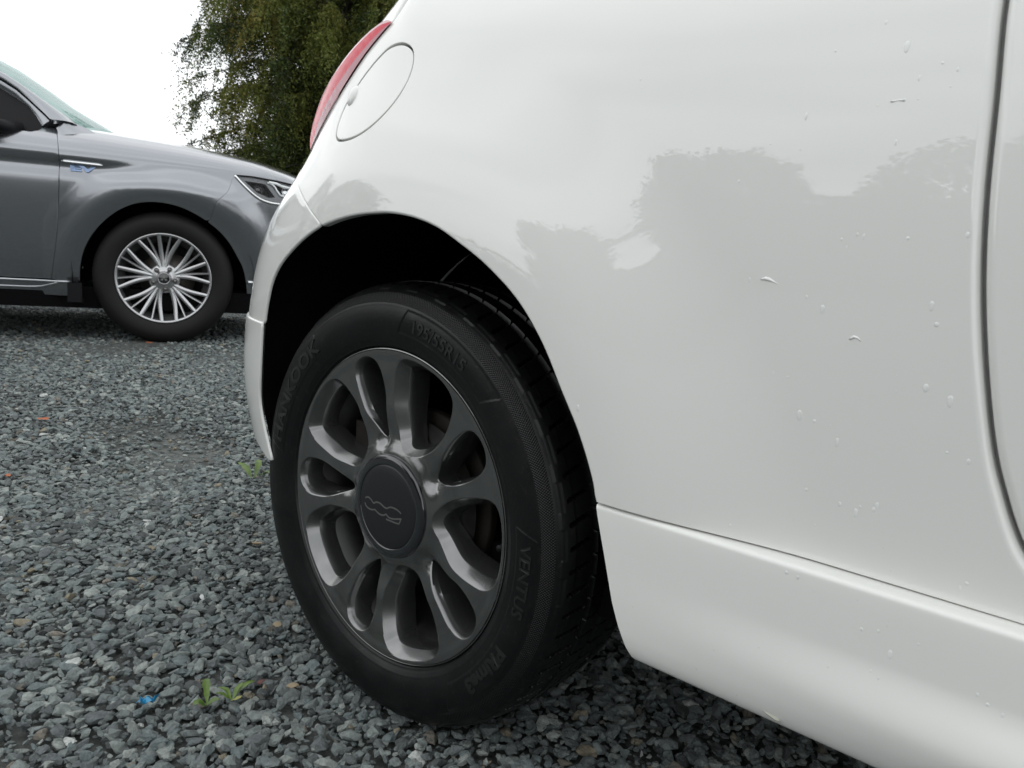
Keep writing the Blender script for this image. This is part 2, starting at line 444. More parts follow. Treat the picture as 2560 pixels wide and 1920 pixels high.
def text_mesh(body, size, extrude=.0004, offset=0.0, spacing=1.0, align='CENTER', res=3):
    cu = bpy.data.curves.new('lettering', 'FONT'); cu.body = body; cu.size = size; cu.extrude = extrude; cu.offset = offset
    cu.space_character = spacing; cu.align_x = align; cu.resolution_u = res
    o = bpy.data.objects.new('lettering', cu); COL.objects.link(o)
    dg = bpy.context.evaluated_depsgraph_get(); me = bpy.data.meshes.new_from_object(o.evaluated_get(dg))
    V = np.array([tuple(v.co) for v in me.vertices]); F = [tuple(p.vertices) for p in me.polygons]
    bpy.data.objects.remove(o); bpy.data.curves.remove(cu); bpy.data.meshes.remove(me)
    return V, F

# ------------------------------------------------------------------ ground
def ground_material():
    m, nt, b = newmat('ground_fines'); setp(b, rough=.85, spec=.25)
    vary(nt, b, (.045, .050, .048), (.12, .128, .12), 38)
    noise_bump(nt, b, 55, .9, .012, detail=8)
    return m
M['ground'] = ground_material()
g_ = MB(); n_ = 60
def _gz(x, y): return -.016 + .012 * math.sin(x * 1.7 + 1) * math.sin(y * 1.3) * (1 if abs(x) < 12 and abs(y) < 12 else 0)
_xs = sorted(set([-900, -400, -200, -100, -60, -40, -30, -24, -20, -16, -13] + [round(-12 + .4 * i, 3) for i in range(61)] + [13, 16, 20, 24, 30, 40, 60, 100, 200, 400, 900]))
g_.grid([[(x, y, _gz(x, y)) for y in _xs] for x in _xs])
tag(g_.build('ground', M['ground'], smooth=True), kind='structure')

# ------------------------------------------------------------------ the white hatchback
WC = empty('parked_car')
tag(WC, 'glossy white small hatchback in the foreground seen at its rear wheel', 'car')
A_ARCH = [(-0.226, .2945), (-.2418, .3548), (-.2439, .3829), (-.2373, .424), (-.2332, .4611), (-.2311, .5056), (-.2238, .5362), (-.2128, .5629), (-.1935, .5855), (-.1649, .6065), (-.1302, .6267),
          (-.094, .6418), (-.0582, .6513), (-.0222, .6571), (.0064, .6593), (.0361, .6601), (.0773, .6561), (.1173, .6464), (.1541, .6305), (.1969, .6085), (.244, .5746), (.2769, .5368), (.3028, .4946), (.3277, .4533), (.3473, .4074), (.3502, .3917)]
ARCH = smooth_line(A_ARCH, .008)
i_seam = int(np.linalg.norm(ARCH - np.array([-.096, .643]), axis=1).argmin())
i_step = int(np.linalg.norm(ARCH - np.array([-.2312, .4995]), axis=1).argmin())
DOOR = smooth_line([(.628, .975), (.6215, .88), (.6225, .807), (.6275, .7461), (.6322, .6753), (.6393, .6123), (.6505, .5492), (.6618, .5022), (.6702, .4786), (.6793, .4564), (.6885, .4395), (.7045, .4225), (.730, .4085), (.775, .402), (.85, .401)], .006)
SEAM = smooth_line([(-.30, .735), (-.247, .7099), (-.1623, .6771), (-.1163, .6542), (-.096, .643)], .006)
TAIL = smooth_line([(-.0783, .8916), (-.0996, .8793), (-.1326, .8563), (-.1585, .8323), (-.197, .800), (-.2452, .7685), (-.284, .7496)], .006)
TAILBACK = smooth_line([(-.284, .7496), (-.335, .752), (-.375, .775), (-.375, .805), (-.31, .852), (-.20, .886), (-.12, .899), (-.0783, .8916)], .006)

def shift(line, d):
    """move a (s,z) line sideways by d (to its left)"""
    t = np.gradient(line, axis=0); t /= np.linalg.norm(t, axis=1, keepdims=True)
    return line + d * np.stack([-t[:, 1], t[:, 0]], 1)

GAP = .0088
def r_edge(s, z): return np.where((s > .60) & (z > .405), .0072, np.where(z > .397, .0032, .0010))
# rear quarter: sill seam forward, under the door, up the door gap, roofline, down the tail lamp, bumper seam, arch
dq = shift(DOOR[::-1], GAP)          # from front bottom up to the top
quarter = np.vstack([[(.3502, .3926)], [(.45, .3926), (.55, .3922), (.85, .3912)], dq + 0, [(.30, .985), (.0, .985), (-.055, .968), (-.062, .925)], TAIL + np.array([.0035, .0025]), shift(SEAM, .0022), ARCH[i_seam:-1]])
FILL = smooth_loop([(-.0111, .8594), (-.0312, .8613), (-.0556, .8584), (-.0775, .8480), (-.0995, .8327), (-.1183, .8150), (-.1322, .7984), (-.138, .7834), (-.1377, .7681), (-.1299, .7535), (-.1148, .7455), (-.0972, .7436),
                    (-.0704, .7449), (-.0414, .7522), (-.0148, .7656), (.0079, .7836), (.0212, .8015), (.0262, .8175), (.0251, .8334), (.0191, .8449), (.0076, .8532)], .004)
qp = panel('quarter_panel', quarter, M['white'], WC, body_surf, holes=[FILL], step=.016, bstep=.006, r=lambda s, z: np.where(seg_dist(s, z, FILL) < .001, .0013, r_edge(s, z)), depth=.007)
fc = FILL.mean(0)
flap_poly = shift(FILL, (1 if area(FILL) > 0 else -1) * .0050)
fl = panel('fuel_flap', flap_poly, M['white'], WC, body_surf, step=.012, bstep=.004, r=.0012, depth=.012, off=-.0004)
# finger tab at the rear edge of the flap
tb = MB(); pc = body_surf(-.118, .806); nn_ = surf_n(body_surf, -.118, .806)
ex = body_surf(-.110, .806) - body_surf(-.126, .806); ex /= np.linalg.norm(ex); ez = np.cross(nn_, ex); ez /= np.linalg.norm(ez)
P_ = []
for i in range(13):
    a = i / 12 * PI / 2
    P_.append([pc - nn_ * .002 + (ex * math.cos(t) * .0115 + ez * math.sin(t) * (.013 if math.sin(t) > 0 else .016)) * math.cos(a) + nn_ * .0062 * math.sin(a) for t in np.linspace(0, 2 * PI, 25)[:-1]])
tb.grid(P_, closed_v=True)
tb.build('finger_tab', M['white'], fl, smooth=True)

# tail lamp: a proud lens wrapped round the rear corner, clear pink edge, red body, maroon inner edge
def lens_off(s, z):
    P = np.vstack([TAIL, TAILBACK[1:-1]]); d = seg_dist(np.asarray(s), np.asarray(z), P)
    return .002 + .013 * (1 - np.exp(-(d / .020)))
lamp = empty('tail_lamp', WC)
def between(a, b, k0, k1, n=60):
    A = resample(a, .01, closed=False); A = np.stack([np.interp(np.linspace(0, 1, n), np.linspace(0, 1, len(A)), A[:, i]) for i in (0, 1)], 1)
    B = resample(b[::-1], .01, closed=False); B = np.stack([np.interp(np.linspace(0, 1, n), np.linspace(0, 1, len(B)), B[:, i]) for i in (0, 1)], 1)
    return np.vstack([A + (B - A) * k0, (A + (B - A) * k1)[::-1]])
lens = np.vstack([TAIL, TAILBACK[1:-1]])
panel('inner_lens', between(TAIL, TAILBACK, .0, .10), M['rededge'], lamp, body_surf, step=.008, bstep=.004, r=.0, off=lens_off)
panel('red_lens', between(TAIL, TAILBACK, .10, .36), M['red'], lamp, body_surf, step=.008, bstep=.004, r=.0, off=lens_off)
panel('clear_lens', between(TAIL, TAILBACK, .36, 1.0), M['redpale'], lamp, body_surf, step=.008, bstep=.004, r=.0, off=lens_off)
# tailgate and rear bumper
panel('tailgate', np.vstack([[(-.30, .735)], shift(TAILBACK, -.003)[1:-1] * 1.0, [(-.10, .985), (-.945, .985), (-.945, .70), (-.40, .70)]]), M['white'], WC, body_surf, step=.03, bstep=.012, r=.003)
bump_hi = np.vstack([shift(SEAM, -.0022)[::-1], [(-.40, .693), (-.948, .693), (-.948, .4995)], [(-.2312, .4995)], ARCH[i_step + 1:i_seam]])
panel('rear_bumper', bump_hi, M['white'], WC, body_surf, step=.016, bstep=.006, r=.0028, depth=.0008)
bump_lo = np.vstack([[(-.232, .4965), (-.948, .4965), (-.948, .30), (-.45, .310), (-.345, .311), (-.28, .302), (-.24, .2925)], ARCH[:i_step]])
panel('bumper_skirt', bump_lo, M['white'], WC, body_surf, step=.016, bstep=.006, r=.0028, depth=.0008, off=.0035)
panel('inner_shell', [(-.945, .70), (-.945, .984), (.05, .984), (.02, .90), (-.06, .89), (-.28, .745), (-.33, .70)], M['white'], WC, body_surf, step=.04, bstep=.02, r=0, off=-.010)
# door
dd = shift(DOOR, GAP)
panel('door', np.vstack([dd, [(1.72, .401), (1.765, .44), (1.78, .6), (1.765, .985)]]), M['white'], WC, body_surf, step=.03, bstep=.008, r=.0072, depth=.016)
hd = MB(); hd.tube([(.76, -.030, .845), (.79, -.058, .847), (.90, -.062, .85), (.93, -.034, .85)], [.008, .011, .011, .008], 10)
hd.build('door_handle', M['chrome'], WC, smooth=True)
# closing sheet behind the gaps
inner = np.vstack([[(.352, .40), (1.78, .40), (1.78, .97), (-.05, .97), (-.30, .85), (-.33, .70), (-.26, .66)], (ARCH + .016 * (ARCH - [0, .286]) / np.linalg.norm(ARCH - [0, .286], axis=1, keepdims=True))[i_step + 2:-1]])
panel('inner_shell', inner, M['primer'], WC, body_surf, step=.05, bstep=.012, r=0, off=-.019)

# side skirt: ledge, upright face, a swage that kicks out towards the front, tuck-under
SKP = smooth_line([(.010, .3900), (-.0330, .3897), (-.0362, .3888), (-.0378, .3870), (-.0385, .380), (-.0388, .365), (-.0388, .345), (-.0388, .325), (-.0388, .308), (-.0386, .296), (-.0380, .282), (-.0368, .268), (-.034, .256), (-.030, .2490), (-.022, .2450), (-.01, .2445)], .0018)
def skirt_pt(t, j):
    y, z = SKP[j]
    xr = float(np.interp(z, [.244, .25, .26, .28, .30, .34, .39], [.4070, .4000, .3940, .3845, .3765, .3640, .3480]))
    x = xr + t * (1.95 - xr)
    k = sstep(.37, .78, x)
    y2 = y - k * .0125 * (sstep(.336, .292, z) if z > .292 else 1.0) * (1 - 1.0 * sstep(.292, .240, z))
    return (x, y2, z)
NT = 140
rows = [[skirt_pt((i / NT) ** 1.6, j) for j in range(len(SKP))] for i in range(NT + 1)]
sk = MB(); sk.grid(rows, flip=True)
endcap = [[(p[0] + .001 * 0, p[1], p[2]) for p in rows[0]], [(p[0] + .0006, p[1] + (.002 if j < 2 else .003), p[2]) for j, p in enumerate(rows[0])], [(p[0] + .004, .10, min(max(p[2], .25), .388)) for p in rows[0]]]
sk.grid(endcap, flip=False)
so = sk.build('side_skirt', M['white_skirt'], WC, smooth=True); so.data.set_sharp_from_angle(angle=math.radians(60))
# scuff low on the skirt
sc_ = MB(); rj = int(np.abs(SKP[:, 1] - .2570).argmin() + 0)
rj = max(k for k in range(len(SKP)) if SKP[k][1] > .2565)
q = []
for i in range(6):
    x_ = .530 + .0030 * i; t_ = min(range(NT), key=lambda a: abs(rows[a][rj][0] - x_)); p_ = np.array(rows[t_][rj]); q.append((x_, p_[1] + .0004, p_[2] - .0006 * i))
sc_.tube(q, [.0004, .0010, .0014, .0016, .0018, .0005], 6); sc_.build('paint_scuff', simple('scuffed_paint', (.42, .43, .36), .7), so)

# front wing, far side, floor, cabin
farc = [(2.30 + .372 * math.cos(a), .286 + .372 * math.sin(a)) for a in np.linspace(math.radians(16), math.radians(164), 60)]
wing = np.vstack([[(1.776, .40)], farc[::-1], [(2.95, .39), (2.95, .70), (2.70, .82), (2.2, .93), (1.775, .985)]])
panel('front_wing', wing, M['white'], WC, lambda s, z: body_surf(s, z) + np.stack([0 * np.asarray(s), .55 * np.clip(np.asarray(s) - 2.3, 0, 1) ** 2, 0 * np.asarray(s)], -1), step=.04, bstep=.015, r=.003)
for o in [c for c in list(WC.children) if c.name.split('.')[0] in ('quarter_panel', 'rear_bumper', 'bumper_skirt', 'door', 'front_wing', 'side_skirt', 'tailgate')]:
    flip_copy(o, .80)
fp = MB(); fp.box((1.15, .80, .235), (1.55, .72, .02)); fp.box((1.1, .80, .55), (.55, .70, .03)); fp.box((-.25, .80, .42), (.22, .55, .10)); fp.box((2.6, .80, .45), (.35, .45, .2))
fp.build('floor_pan', M['liner'], WC)
def green(s, k, zz):
    P = body_surf(s, .985); c = np.array([.85, .80, .985]); q = c + (P - c) * np.array([k, k, 0]); q[..., 2] = zz; return q
LV = [(1.0, .984), (.985, 1.0), (.93, 1.12), (.86, 1.27), (.79, 1.38), (.74, 1.425), (.66, 1.455), (.5, 1.475), (.3, 1.485), (.0, 1.488)]
ssn = np.concatenate([np.linspace(-.95, 0, 30), np.linspace(.1, 2.05, 30)])
def ring(k, zz):
    P = green(ssn, k, zz); P[:, 0] = np.minimum(P[:, 0], .85 + (2.05 - .85) * k)
    Q = P[::-1].copy(); Q[:, 1] = 1.6 - Q[:, 1]
    return list(P) + list(Q)
gb = MB(); gb.grid([ring(k, z) for k, z in LV[:2]], closed_v=True, flip=True); gb.grid([ring(k, z) for k, z in LV[4:]], closed_v=True, flip=True); gb.build('roof', M['white'], WC, smooth=True)
gg = MB(); gg.grid([ring(k, z) for k, z in LV[1:5]], closed_v=True, flip=True); gg.build('cabin_glass', M['darkglass'], WC, smooth=True)
bo = MB(); bo.grid([[(x, .80 + yy * (1 - .12 * max(0, x - 2.1)), .985 - .10 * max(0, x - 2.0) ** 1.3 - .03 * (yy / .74) ** 2) for yy in np.linspace(-.74, .74, 12)] for x in np.linspace(1.75, 2.93, 14)]); bo.build('bonnet', M['white'], WC, smooth=True)
fb = MB(); fb.grid([[(2.93 + .12 * math.cos(a * 1.2), .80 + .70 * math.sin(a), z) for a in np.linspace(-PI / 2, PI / 2, 16)] for z in (.24, .5, .75, .9)], flip=False); fb.build('front_bumper', M['white'], WC, smooth=True)

WHC0 = .286
# wheel housings: black liner, open to the outside
def liner(name, cx, cz, R, y0, y1, parent, a0=-6, a1=186, back=False):
    a = MB(); th_ = np.linspace(math.radians(a0), math.radians(a1), 60)
    a.grid([[(cx + (R + .012 * abs(math.sin(6 * t))) * math.cos(t), y, cz + R * math.sin(t)) for y in np.linspace(y0 + (.10 * sstep(math.radians(100), math.radians(150), t) if back else 0), y1, 4)] for t in th_])
    c0 = [(cx + R * math.cos(t), y1, cz + R * math.sin(t)) for t in th_]
    a.grid([c0, [(cx + .3 * R * math.cos(t), y1 + .01 * (1 if y1 > y0 else -1), cz + .3 * R * math.sin(t)) for t in th_], [(cx, y1, cz)] * len(th_)])
    for q in range(len(a.V)): pass
    return a.build(name, M['liner'], parent, smooth=True)
liner('arch_liner', .0, .286, .392, .045, .34, WC, -4, 176, True)
lipb = MB(); pa = body_surf(ARCH[:, 0], ARCH[:, 1]); na = surf_n(body_surf, ARCH[:, 0], ARCH[:, 1])
rad_ = pa - np.array([0, 0, WHC0]); rad_[:, 1] = 0; rad_ /= np.linalg.norm(rad_, axis=1, keepdims=True)
lipb.grid([[p - n * .0026 - r * .0012, p - n * .0045 - r * .0005, p - n * .008 + r * .004, p - n * .012 + np.array([0, .05, 0]) + r * .010, p - n * .012 + np.array([0, .28, 0]) + r * .010] for p, n, r in zip(pa, na, rad_)])
lipb.build('arch_edge', M['liner'], WC, smooth=True)
liner('arch_liner', .0, .286, .392, 1.58, 1.26, WC)
liner('arch_liner', 2.30, .286, .392, .0, .34, WC)
liner('arch_liner', 2.30, .286, .392, 1.60, 1.26, WC)
sp = MB(); sp.tube([(-.02, .34, .30), (-.02, .33, .54)], .045, 14); [sp.tube([(-.02 + .055 * math.cos(t), .33 + .055 * math.sin(t), .31 + .024 * t / 2) for t in np.linspace(0, 6 * PI, 90)], .007, 6)]
sp.build('suspension_spring', simple('spring_paint', (.10, .006, .008), .5), WC, smooth=True)

# ------------------------------------------------------------------ its alloy wheel
WHC = .286                                   # height of the wheel's centre
def pol(a, r): a = math.radians(a); return (r * math.sin(a), r * math.cos(a))
def h_face(x, z):
    """height of the wheel's face (positive outwards) over its plane"""
    x = np.asarray(x, float); z = np.asarray(z, float); r = np.hypot(x, z); a = np.degrees(np.arctan2(x, z)) % 72
    h = -.004 * np.exp(-((r - .140) / .035) ** 2) - .0015 * sstep(.20, .190, r)
    h = h - .009 * sstep(.135, .092, r) + .006 * sstep(.090, .0705, r)
    # the groove in which each narrow window runs out towards the hub
    ga = 72 - 19.5 + (-a_off) + 3.5 * sstep(.125, .085, r); d = np.abs((a - ga + 36) % 72 - 36) * np.pi / 180 * r
    h = h - .006 * np.exp(-(d / .010) ** 2) * sstep(.140, .100, r) * sstep(.069, .084, r)
    # the Y of each big spoke is crowned a little
    return h
a_off = 0.0
def face_surf(x, z): return np.stack([np.asarray(x, float), -h_face(x, z), np.asarray(z, float) * np.ones_like(np.asarray(x, float))], -1)
LARGE = [(17, .0755), (9, .080), (3, .092), (0, .112), (-1.2, .137), (-.8, .160), (.5, .182), (3, .1955), (9, .2005), (18, .2010), (27, .2005), (33, .1955), (36.0, .184), (38.5, .162), (40.2, .140), (39.5, .118), (36, .100), (31, .086), (24, .078)]
NARROW = [(-16.5, .086), (-20.3, .093), (-23.6, .108), (-26, .124), (-27.6, .142), (-27.6, .162), (-26.6, .181), (-24, .1945), (-18.5, .2000), (-13, .1965), (-9.5, .184), (-7.8, .165), (-7.2, .145), (-7.5, .125), (-9.3, .108), (-12.6, .093)]
def loop_at(L_, k, step=.005): return smooth_loop([pol(a + 72 * k, r) for a, r in L_], step)
def inset(loop, d, push=0.0):
    t = np.roll(loop, -1, 0) - np.roll(loop, 1, 0); t /= np.linalg.norm(t, axis=1, keepdims=True); n = np.stack([-t[:, 1], t[:, 0]], 1)
    if area(loop) < 0: n = -n
    q = loop + n * (d[:, None] if hasattr(d, '__len__') else d)
    for _ in range(6 if np.max(d) < .006 else 16): q = .5 * q + .25 * (np.roll(q, 1, 0) + np.roll(q, -1, 0))
    return q

def build_rim(parent):
    holes, loops = [], []
    for k in range(5):
        A = loop_at(LARGE, k, .0035); B = loop_at(NARROW, k, .0035); loops += [(A, 'L', k), (B, 'N', k)]
    circ = lambda r, n: np.array([(r * math.cos(t), r * math.sin(t)) for t in np.linspace(0, 2 * PI, n, endpoint=False)])
    outer = circ(.2045, 360); hub = circ(.0685, 120)[::-1]
    # face sheet
    Ls = [outer, hub] + [l[::-1] if area(l) > 0 else l for l, _, _ in loops]
    step = .0035
    gx, gy = np.meshgrid(np.arange(-.205, .2051, step), np.arange(-.205, .2051, step)); gx = gx.copy(); gx[1::2] += step / 2; gx, gy = gx.ravel(), gy.ravel()
    R = np.hypot(gx, gy); k = (R < .2025) & (R > .0705); gx, gy = gx[k], gy[k]
    k = np.ones(len(gx), bool)
    for l in Ls[2:]:
        near = (np.abs(gx - l[:, 0].mean()) < .09) & (np.abs(gy - l[:, 1].mean()) < .09) & k
        i = np.where(near)[0]; bad = in_poly(gx[i], gy[i], l) | (seg_dist(gx[i], gy[i], l) < .0018); k[i[bad]] = False
    pts = np.vstack(Ls + [np.stack([gx[k], gy[k]], 1)]); edges = []; b = 0
    for l in Ls:
        n = len(l); edges += [(b + i, b + (i + 1) % n) for i in range(n)]; b += n
    v, _, f, *_ = delaunay_2d_cdt([Vector(p) for p in pts], edges, [], 0, 1e-7)
    P2 = np.array([tuple(q) for q in v]); f = np.array([tuple(t) for t in f]); c = P2[f].mean(1)
    keep = (np.hypot(c[:, 0], c[:, 1]) > .0683) & in_poly(c[:, 0], c[:, 1], outer)
    for l in Ls[2:]: keep &= ~in_poly(c[:, 0], c[:, 1], l)
    f = f[keep]; a2 = np.cross(P2[f[:, 1]] - P2[f[:, 0]], P2[f[:, 2]] - P2[f[:, 0]]); f[a2 < 0] = f[a2 < 0][:, ::-1]
    mb = MB(); mb.add(face_surf(P2[:, 0], P2[:, 1]), [tuple(t) for t in f])
    # window walls: rounded edge, a wide sloping flank, then straight back
    for l, kind, kk in loops:
        l = l if area(l) > 0 else l[::-1]
        h0 = h_face(l[:, 0], l[:, 1]); rings = []
        r_ = np.hypot(l[:, 0], l[:, 1])
        ins = [(0, 0), (.0007, .0004), (.0016, .0014)] + ([(.0055, .0078), (.0100, .0155), (.0105, .0165), (.0128, .0290), (.0142, .040), (.0146, .048)] if kind == 'L' else [(.0032, .0058), (.0046, .0096), (.0050, .0106), (.0066, .032), (.0070, .044)])
        kd_ = (.22 + .78 * sstep(.082, .128, r_)) if kind == 'N' else (.85 + .15 * sstep(.085, .120, r_))
        for d, dep in ins:
            q = inset(l, d * (kd_ if d > .002 else 1.0)) if d > 0 else l
            # the inner third of every window is cut less deep
            kdep = np.where(dep > .01, .78 + .22 * sstep(.09, .15, r_), 1.0)
            rings.append([(x, -(hh - dep * kd), z) for (x, z), hh, kd in zip(q, h0, kdep)])
        mb.grid(rings, closed_v=True, flip=False)
    # outer lip: a small bead, then the flange rolls back into the tyre
    prof = [(.2045, .0015), (.2056, .0004), (.2068, .0008), (.2074, .0030), (.2070, .008), (.2050, .016)]
    mb.lathe(prof, 240)
    o = mb.build('rim', M['alloy'], parent, smooth=True); o.data.set_sharp_from_angle(angle=math.radians(26))
    # barrel behind the spokes
    bl = MB(); bl.lathe([(.2040, .010), (.1985, .022), (.1930, .034), (.1780, .050), (.1745, .075), (.1745, .150), (.190, .175), (.203, .180), (.203, .186)], 120)
    bl.lathe([(.110, .052), (.085, .046), (.070, .042)], 60)
    bo_ = bl.build('rim_barrel', M['barrel'], parent, smooth=True); bo_.data.set_sharp_from_angle(angle=math.radians(50))
    return o

def arc_poly(pts): return [(x, z) for x, z in pts]

def build_cap(parent):
    cp = MB(); cp.lathe([(.0688, .016), (.0688, .0035), (.0682, .0015), (.0668, .0004), (.0640, -.0006), (.0580, -.0012), (.0560, -.0010), (.0555, -.0002)], 120)
    c1 = cp.build('cap_ring', M['cap_gloss'], parent, smooth=True); c1.data.set_sharp_from_angle(angle=math.radians(60))
    fc_ = MB(); fc_.lathe([(.0556, .0002), (.0548, -.0006), (.0535, -.0010), (.045, -.0018), (.030, -.0026), (.015, -.0030), (.0001, -.0031)], 100)
    fc_.build('centre_cap', M['cap'], parent, smooth=True)
    top = [(-0.0437, 0.0015), (-0.0385, 0.004), (-0.0323, 0.0033), (-0.0249, -0.0012), (-0.0199, 0.0019), (-0.0112, 0.0024), (-0.0025, -0.0005), (0.0026, -0.0008), (0.0092, 0.0026), (0.0192, 0.003), (0.0259, 0.0014), (0.0301, -0.0008)]
    bot = [(-0.0443, -0.0051), (-0.0404, -0.0094), (-0.0332, -0.011), (-0.0262, -0.0103), (-0.0219, -0.0085), (-0.0174, -0.0108), (-0.0103, -0.0124), (-0.0035, -0.0117), (0.0014, -0.0086), (0.0067, -0.0117), (0.0168, -0.0112), (0.0233, -0.0095)]
    hook = [(0.0233, -0.0095), (0.0305, -0.0075), (0.0269, -0.0150), (0.0204, -0.0156), (0.0019, -0.0154)]
    em = MB()
    def stroke(line, wd=.0010, cut=()):
        line = np.array(line); t = np.gradient(line, axis=0); t /= np.linalg.norm(t, axis=1, keepdims=True); n = np.stack([-t[:, 1], t[:, 0]], 1)
        yy = lambda q: -.0034 + .0022 * ((q[0] ** 2 + q[1] ** 2) / .055 ** 2)
        em.grid([[(q[0] + s_ * wd * m_[0], yy(q) + dy, q[1] + s_ * wd * m_[1]) for s_, dy in ((-1, .0008), (-1, 0), (1, 0), (1, .0008))] for q, m_ in zip(line, n)])
    seg = lambda a: smooth_line(a, .0012)
    stroke(seg(top[:4])); stroke(seg(top[3:8])); stroke(seg(top[7:])); stroke(seg(bot[:5])); stroke(seg(bot[4:9])); stroke(np.vstack([seg(bot[8:])])); stroke(resample(np.array(hook), .0012, closed=False))
    em.build('emblem', M['emblem'], parent)

# tyre: side wall profile (r, y), outwards is -y
def tyre_profile():
    side = smooth_line([(.2035, .0120), (.2085, .0015), (.2150, -.0035), (.2270, -.0080), (.2400, -.0105), (.2500, -.0108), (.2600, -.0095), (.2700, -.0060), (.2780, .0002), (.2842, .0085), (.2882, .0180), (.2904, .0285), (.2915, .0380), (.2924, .0470)], .0016)
    flat = [(.2928, y) for y in np.arange(.047, .125, .0026)]
    back = [(.2928 - (.0, .0006, .0022, .006, .013, .03, .06, .0888)[i], y) for i, y in enumerate((.127, .140, .152, .163, .172, .180, .182, .168))]
    return np.vstack([side, flat, back]), len(side)
PROF, NSIDE = tyre_profile()
def side_y(r):
    k = PROF[:NSIDE]; return np.interp(r, k[:, 0], k[:, 1])

def build_tyre(parent, detailed=True):
    n = 1440 if detailed else 160
    th = np.arange(n) / n * 2 * PI; deg = np.degrees(th)
    prof = PROF if detailed else PROF[::3]
    t = np.gradient(prof, axis=0); t /= np.linalg.norm(t, axis=1, keepdims=True); nrm = np.stack([-(-t[:, 1]), -t[:, 0]], 1)   # outward in (r, y)
    r0, y0 = prof[:, 0], prof[:, 1]
    D = np.zeros((n, len(prof)))
    if detailed:
        for c_, wd, hh in ((.2105, .0007, .0007), (.2185, .0005, .0004), (.2635, .0006, .0005), (.2795, .0005, -.0004), (.2815, .0005, -.0005)):      # fine rings moulded in the wall
            D += hh * np.exp(-((np.where(y0 < .03, r0, 9) - c_) / wd) ** 2)[None, :]
        # plaques with slanted ends behind the big lettering stand a little lower
        def plaque(a0, a1, ra, rb, h):
            A = (deg[:, None] - a0) % 360; sl = (r0[None, :] - ra) / (rb - ra)
            inside = (A > 3.2 * sl) & (A < (a1 - a0) % 360 + 3.5 * sl - 3) & (r0[None, :] > ra) & (r0[None, :] < rb) & (y0[None, :] < .01)
            return np.where(inside, h, 0)
        D += plaque(4, 47, .2310, .2600, -.0007) + plaque(276, 322, .2310, .2600, .0007) + plaque(80, 147, .2310, .2610, .0007)
        # tread: three rain channels, curved sipes
        for c_ in (.052, .086, .120):
            D -= (.0065 * (np.abs(y0 - c_) < .0048))[None, :] * (r0 > .288)[None, :]
        per = 360 / 68
        ph = (deg[:, None] + 2.2 * np.sin((y0[None, :] - .012) * 28)) % per / per
        D -= np.where((ph < .17) & (y0[None, :] > .0150) & (y0[None, :] < .047), .0065, 0)
        ph2 = (deg[:, None] + .5 * per + 30 * (y0[None, :] - .06)) % per / per
        D -= np.where((ph2 < .09) & (y0[None, :] > .057), .004, 0)
        # shoulder scallops: a stepped line on the wall below every second sipe
        per2 = per * 2; q = (deg[:, None] % per2) / per2
        edge = .2850 - .0030 * ((q > .25) & (q < .62)) - .0035 * np.clip((q - .62) / .06, 0, 1) * (q <= .68) * 0
        D += np.where((r0[None, :] > edge) & (y0[None, :] < .022), .0007, 0)
    V = np.empty((n, len(prof), 3))
    rr = r0[None, :] + D * nrm[None, :, 0]; yy = y0[None, :] + D * nrm[None, :, 1]
    V[..., 0] = rr * np.sin(th)[:, None]; V[..., 2] = rr * np.cos(th)[:, None]; V[..., 1] = yy
    m_ = len(prof); idx = np.arange(n)[:, None] * m_ + np.arange(m_ - 1)[None, :]; nx = ((np.arange(n) + 1) % n)[:, None] * m_ + np.arange(m_ - 1)[None, :]
    F = np.stack([idx, nx, nx + 1, idx + 1], -1).reshape(-1, 4)
    me = bpy.data.meshes.new('tyre'); me.vertices.add(n * m_); me.vertices.foreach_set('co', V.ravel())
    me.loops.add(F.size); me.loops.foreach_set('vertex_index', F.ravel().astype(np.int32)); me.polygons.add(len(F))
    me.polygons.foreach_set('loop_start', np.arange(0, F.size, 4, dtype=np.int32)); me.polygons.foreach_set('loop_total', np.full(len(F), 4, np.int32))
    me.polygons.foreach_set('use_smooth', np.ones(len(F), bool)); me.update(calc_edges=True); me.validate()
    me.materials.append(M['rubber'])
    o = bpy.data.objects.new('tyre', me); COL.objects.link(o); o.parent = parent
    if detailed: me.set_sharp_from_angle(angle=math.radians(40))
    return o

def wall_text(body, a0, r_base, size, parent, sx=1.0, h=.0007, bold=.0, spacing=1.0, name='tyre_lettering'):
    V, F = text_mesh(body, size, extrude=h, offset=bold, spacing=spacing, align='LEFT')
    if V is None or not len(V): return
    a = math.radians(a0) + V[:, 0] * sx / r_base; r = r_base + V[:, 1]
    y = side_y(r) - .0001 - V[:, 2] - (.0007 if body != '195/55R15' else -.0006)
    P = np.stack([r * np.sin(a), y, r * np.cos(a)], 1)
    return mesh_obj(name, P, [tuple(reversed(t)) for t in F], M['letter'], parent, False)

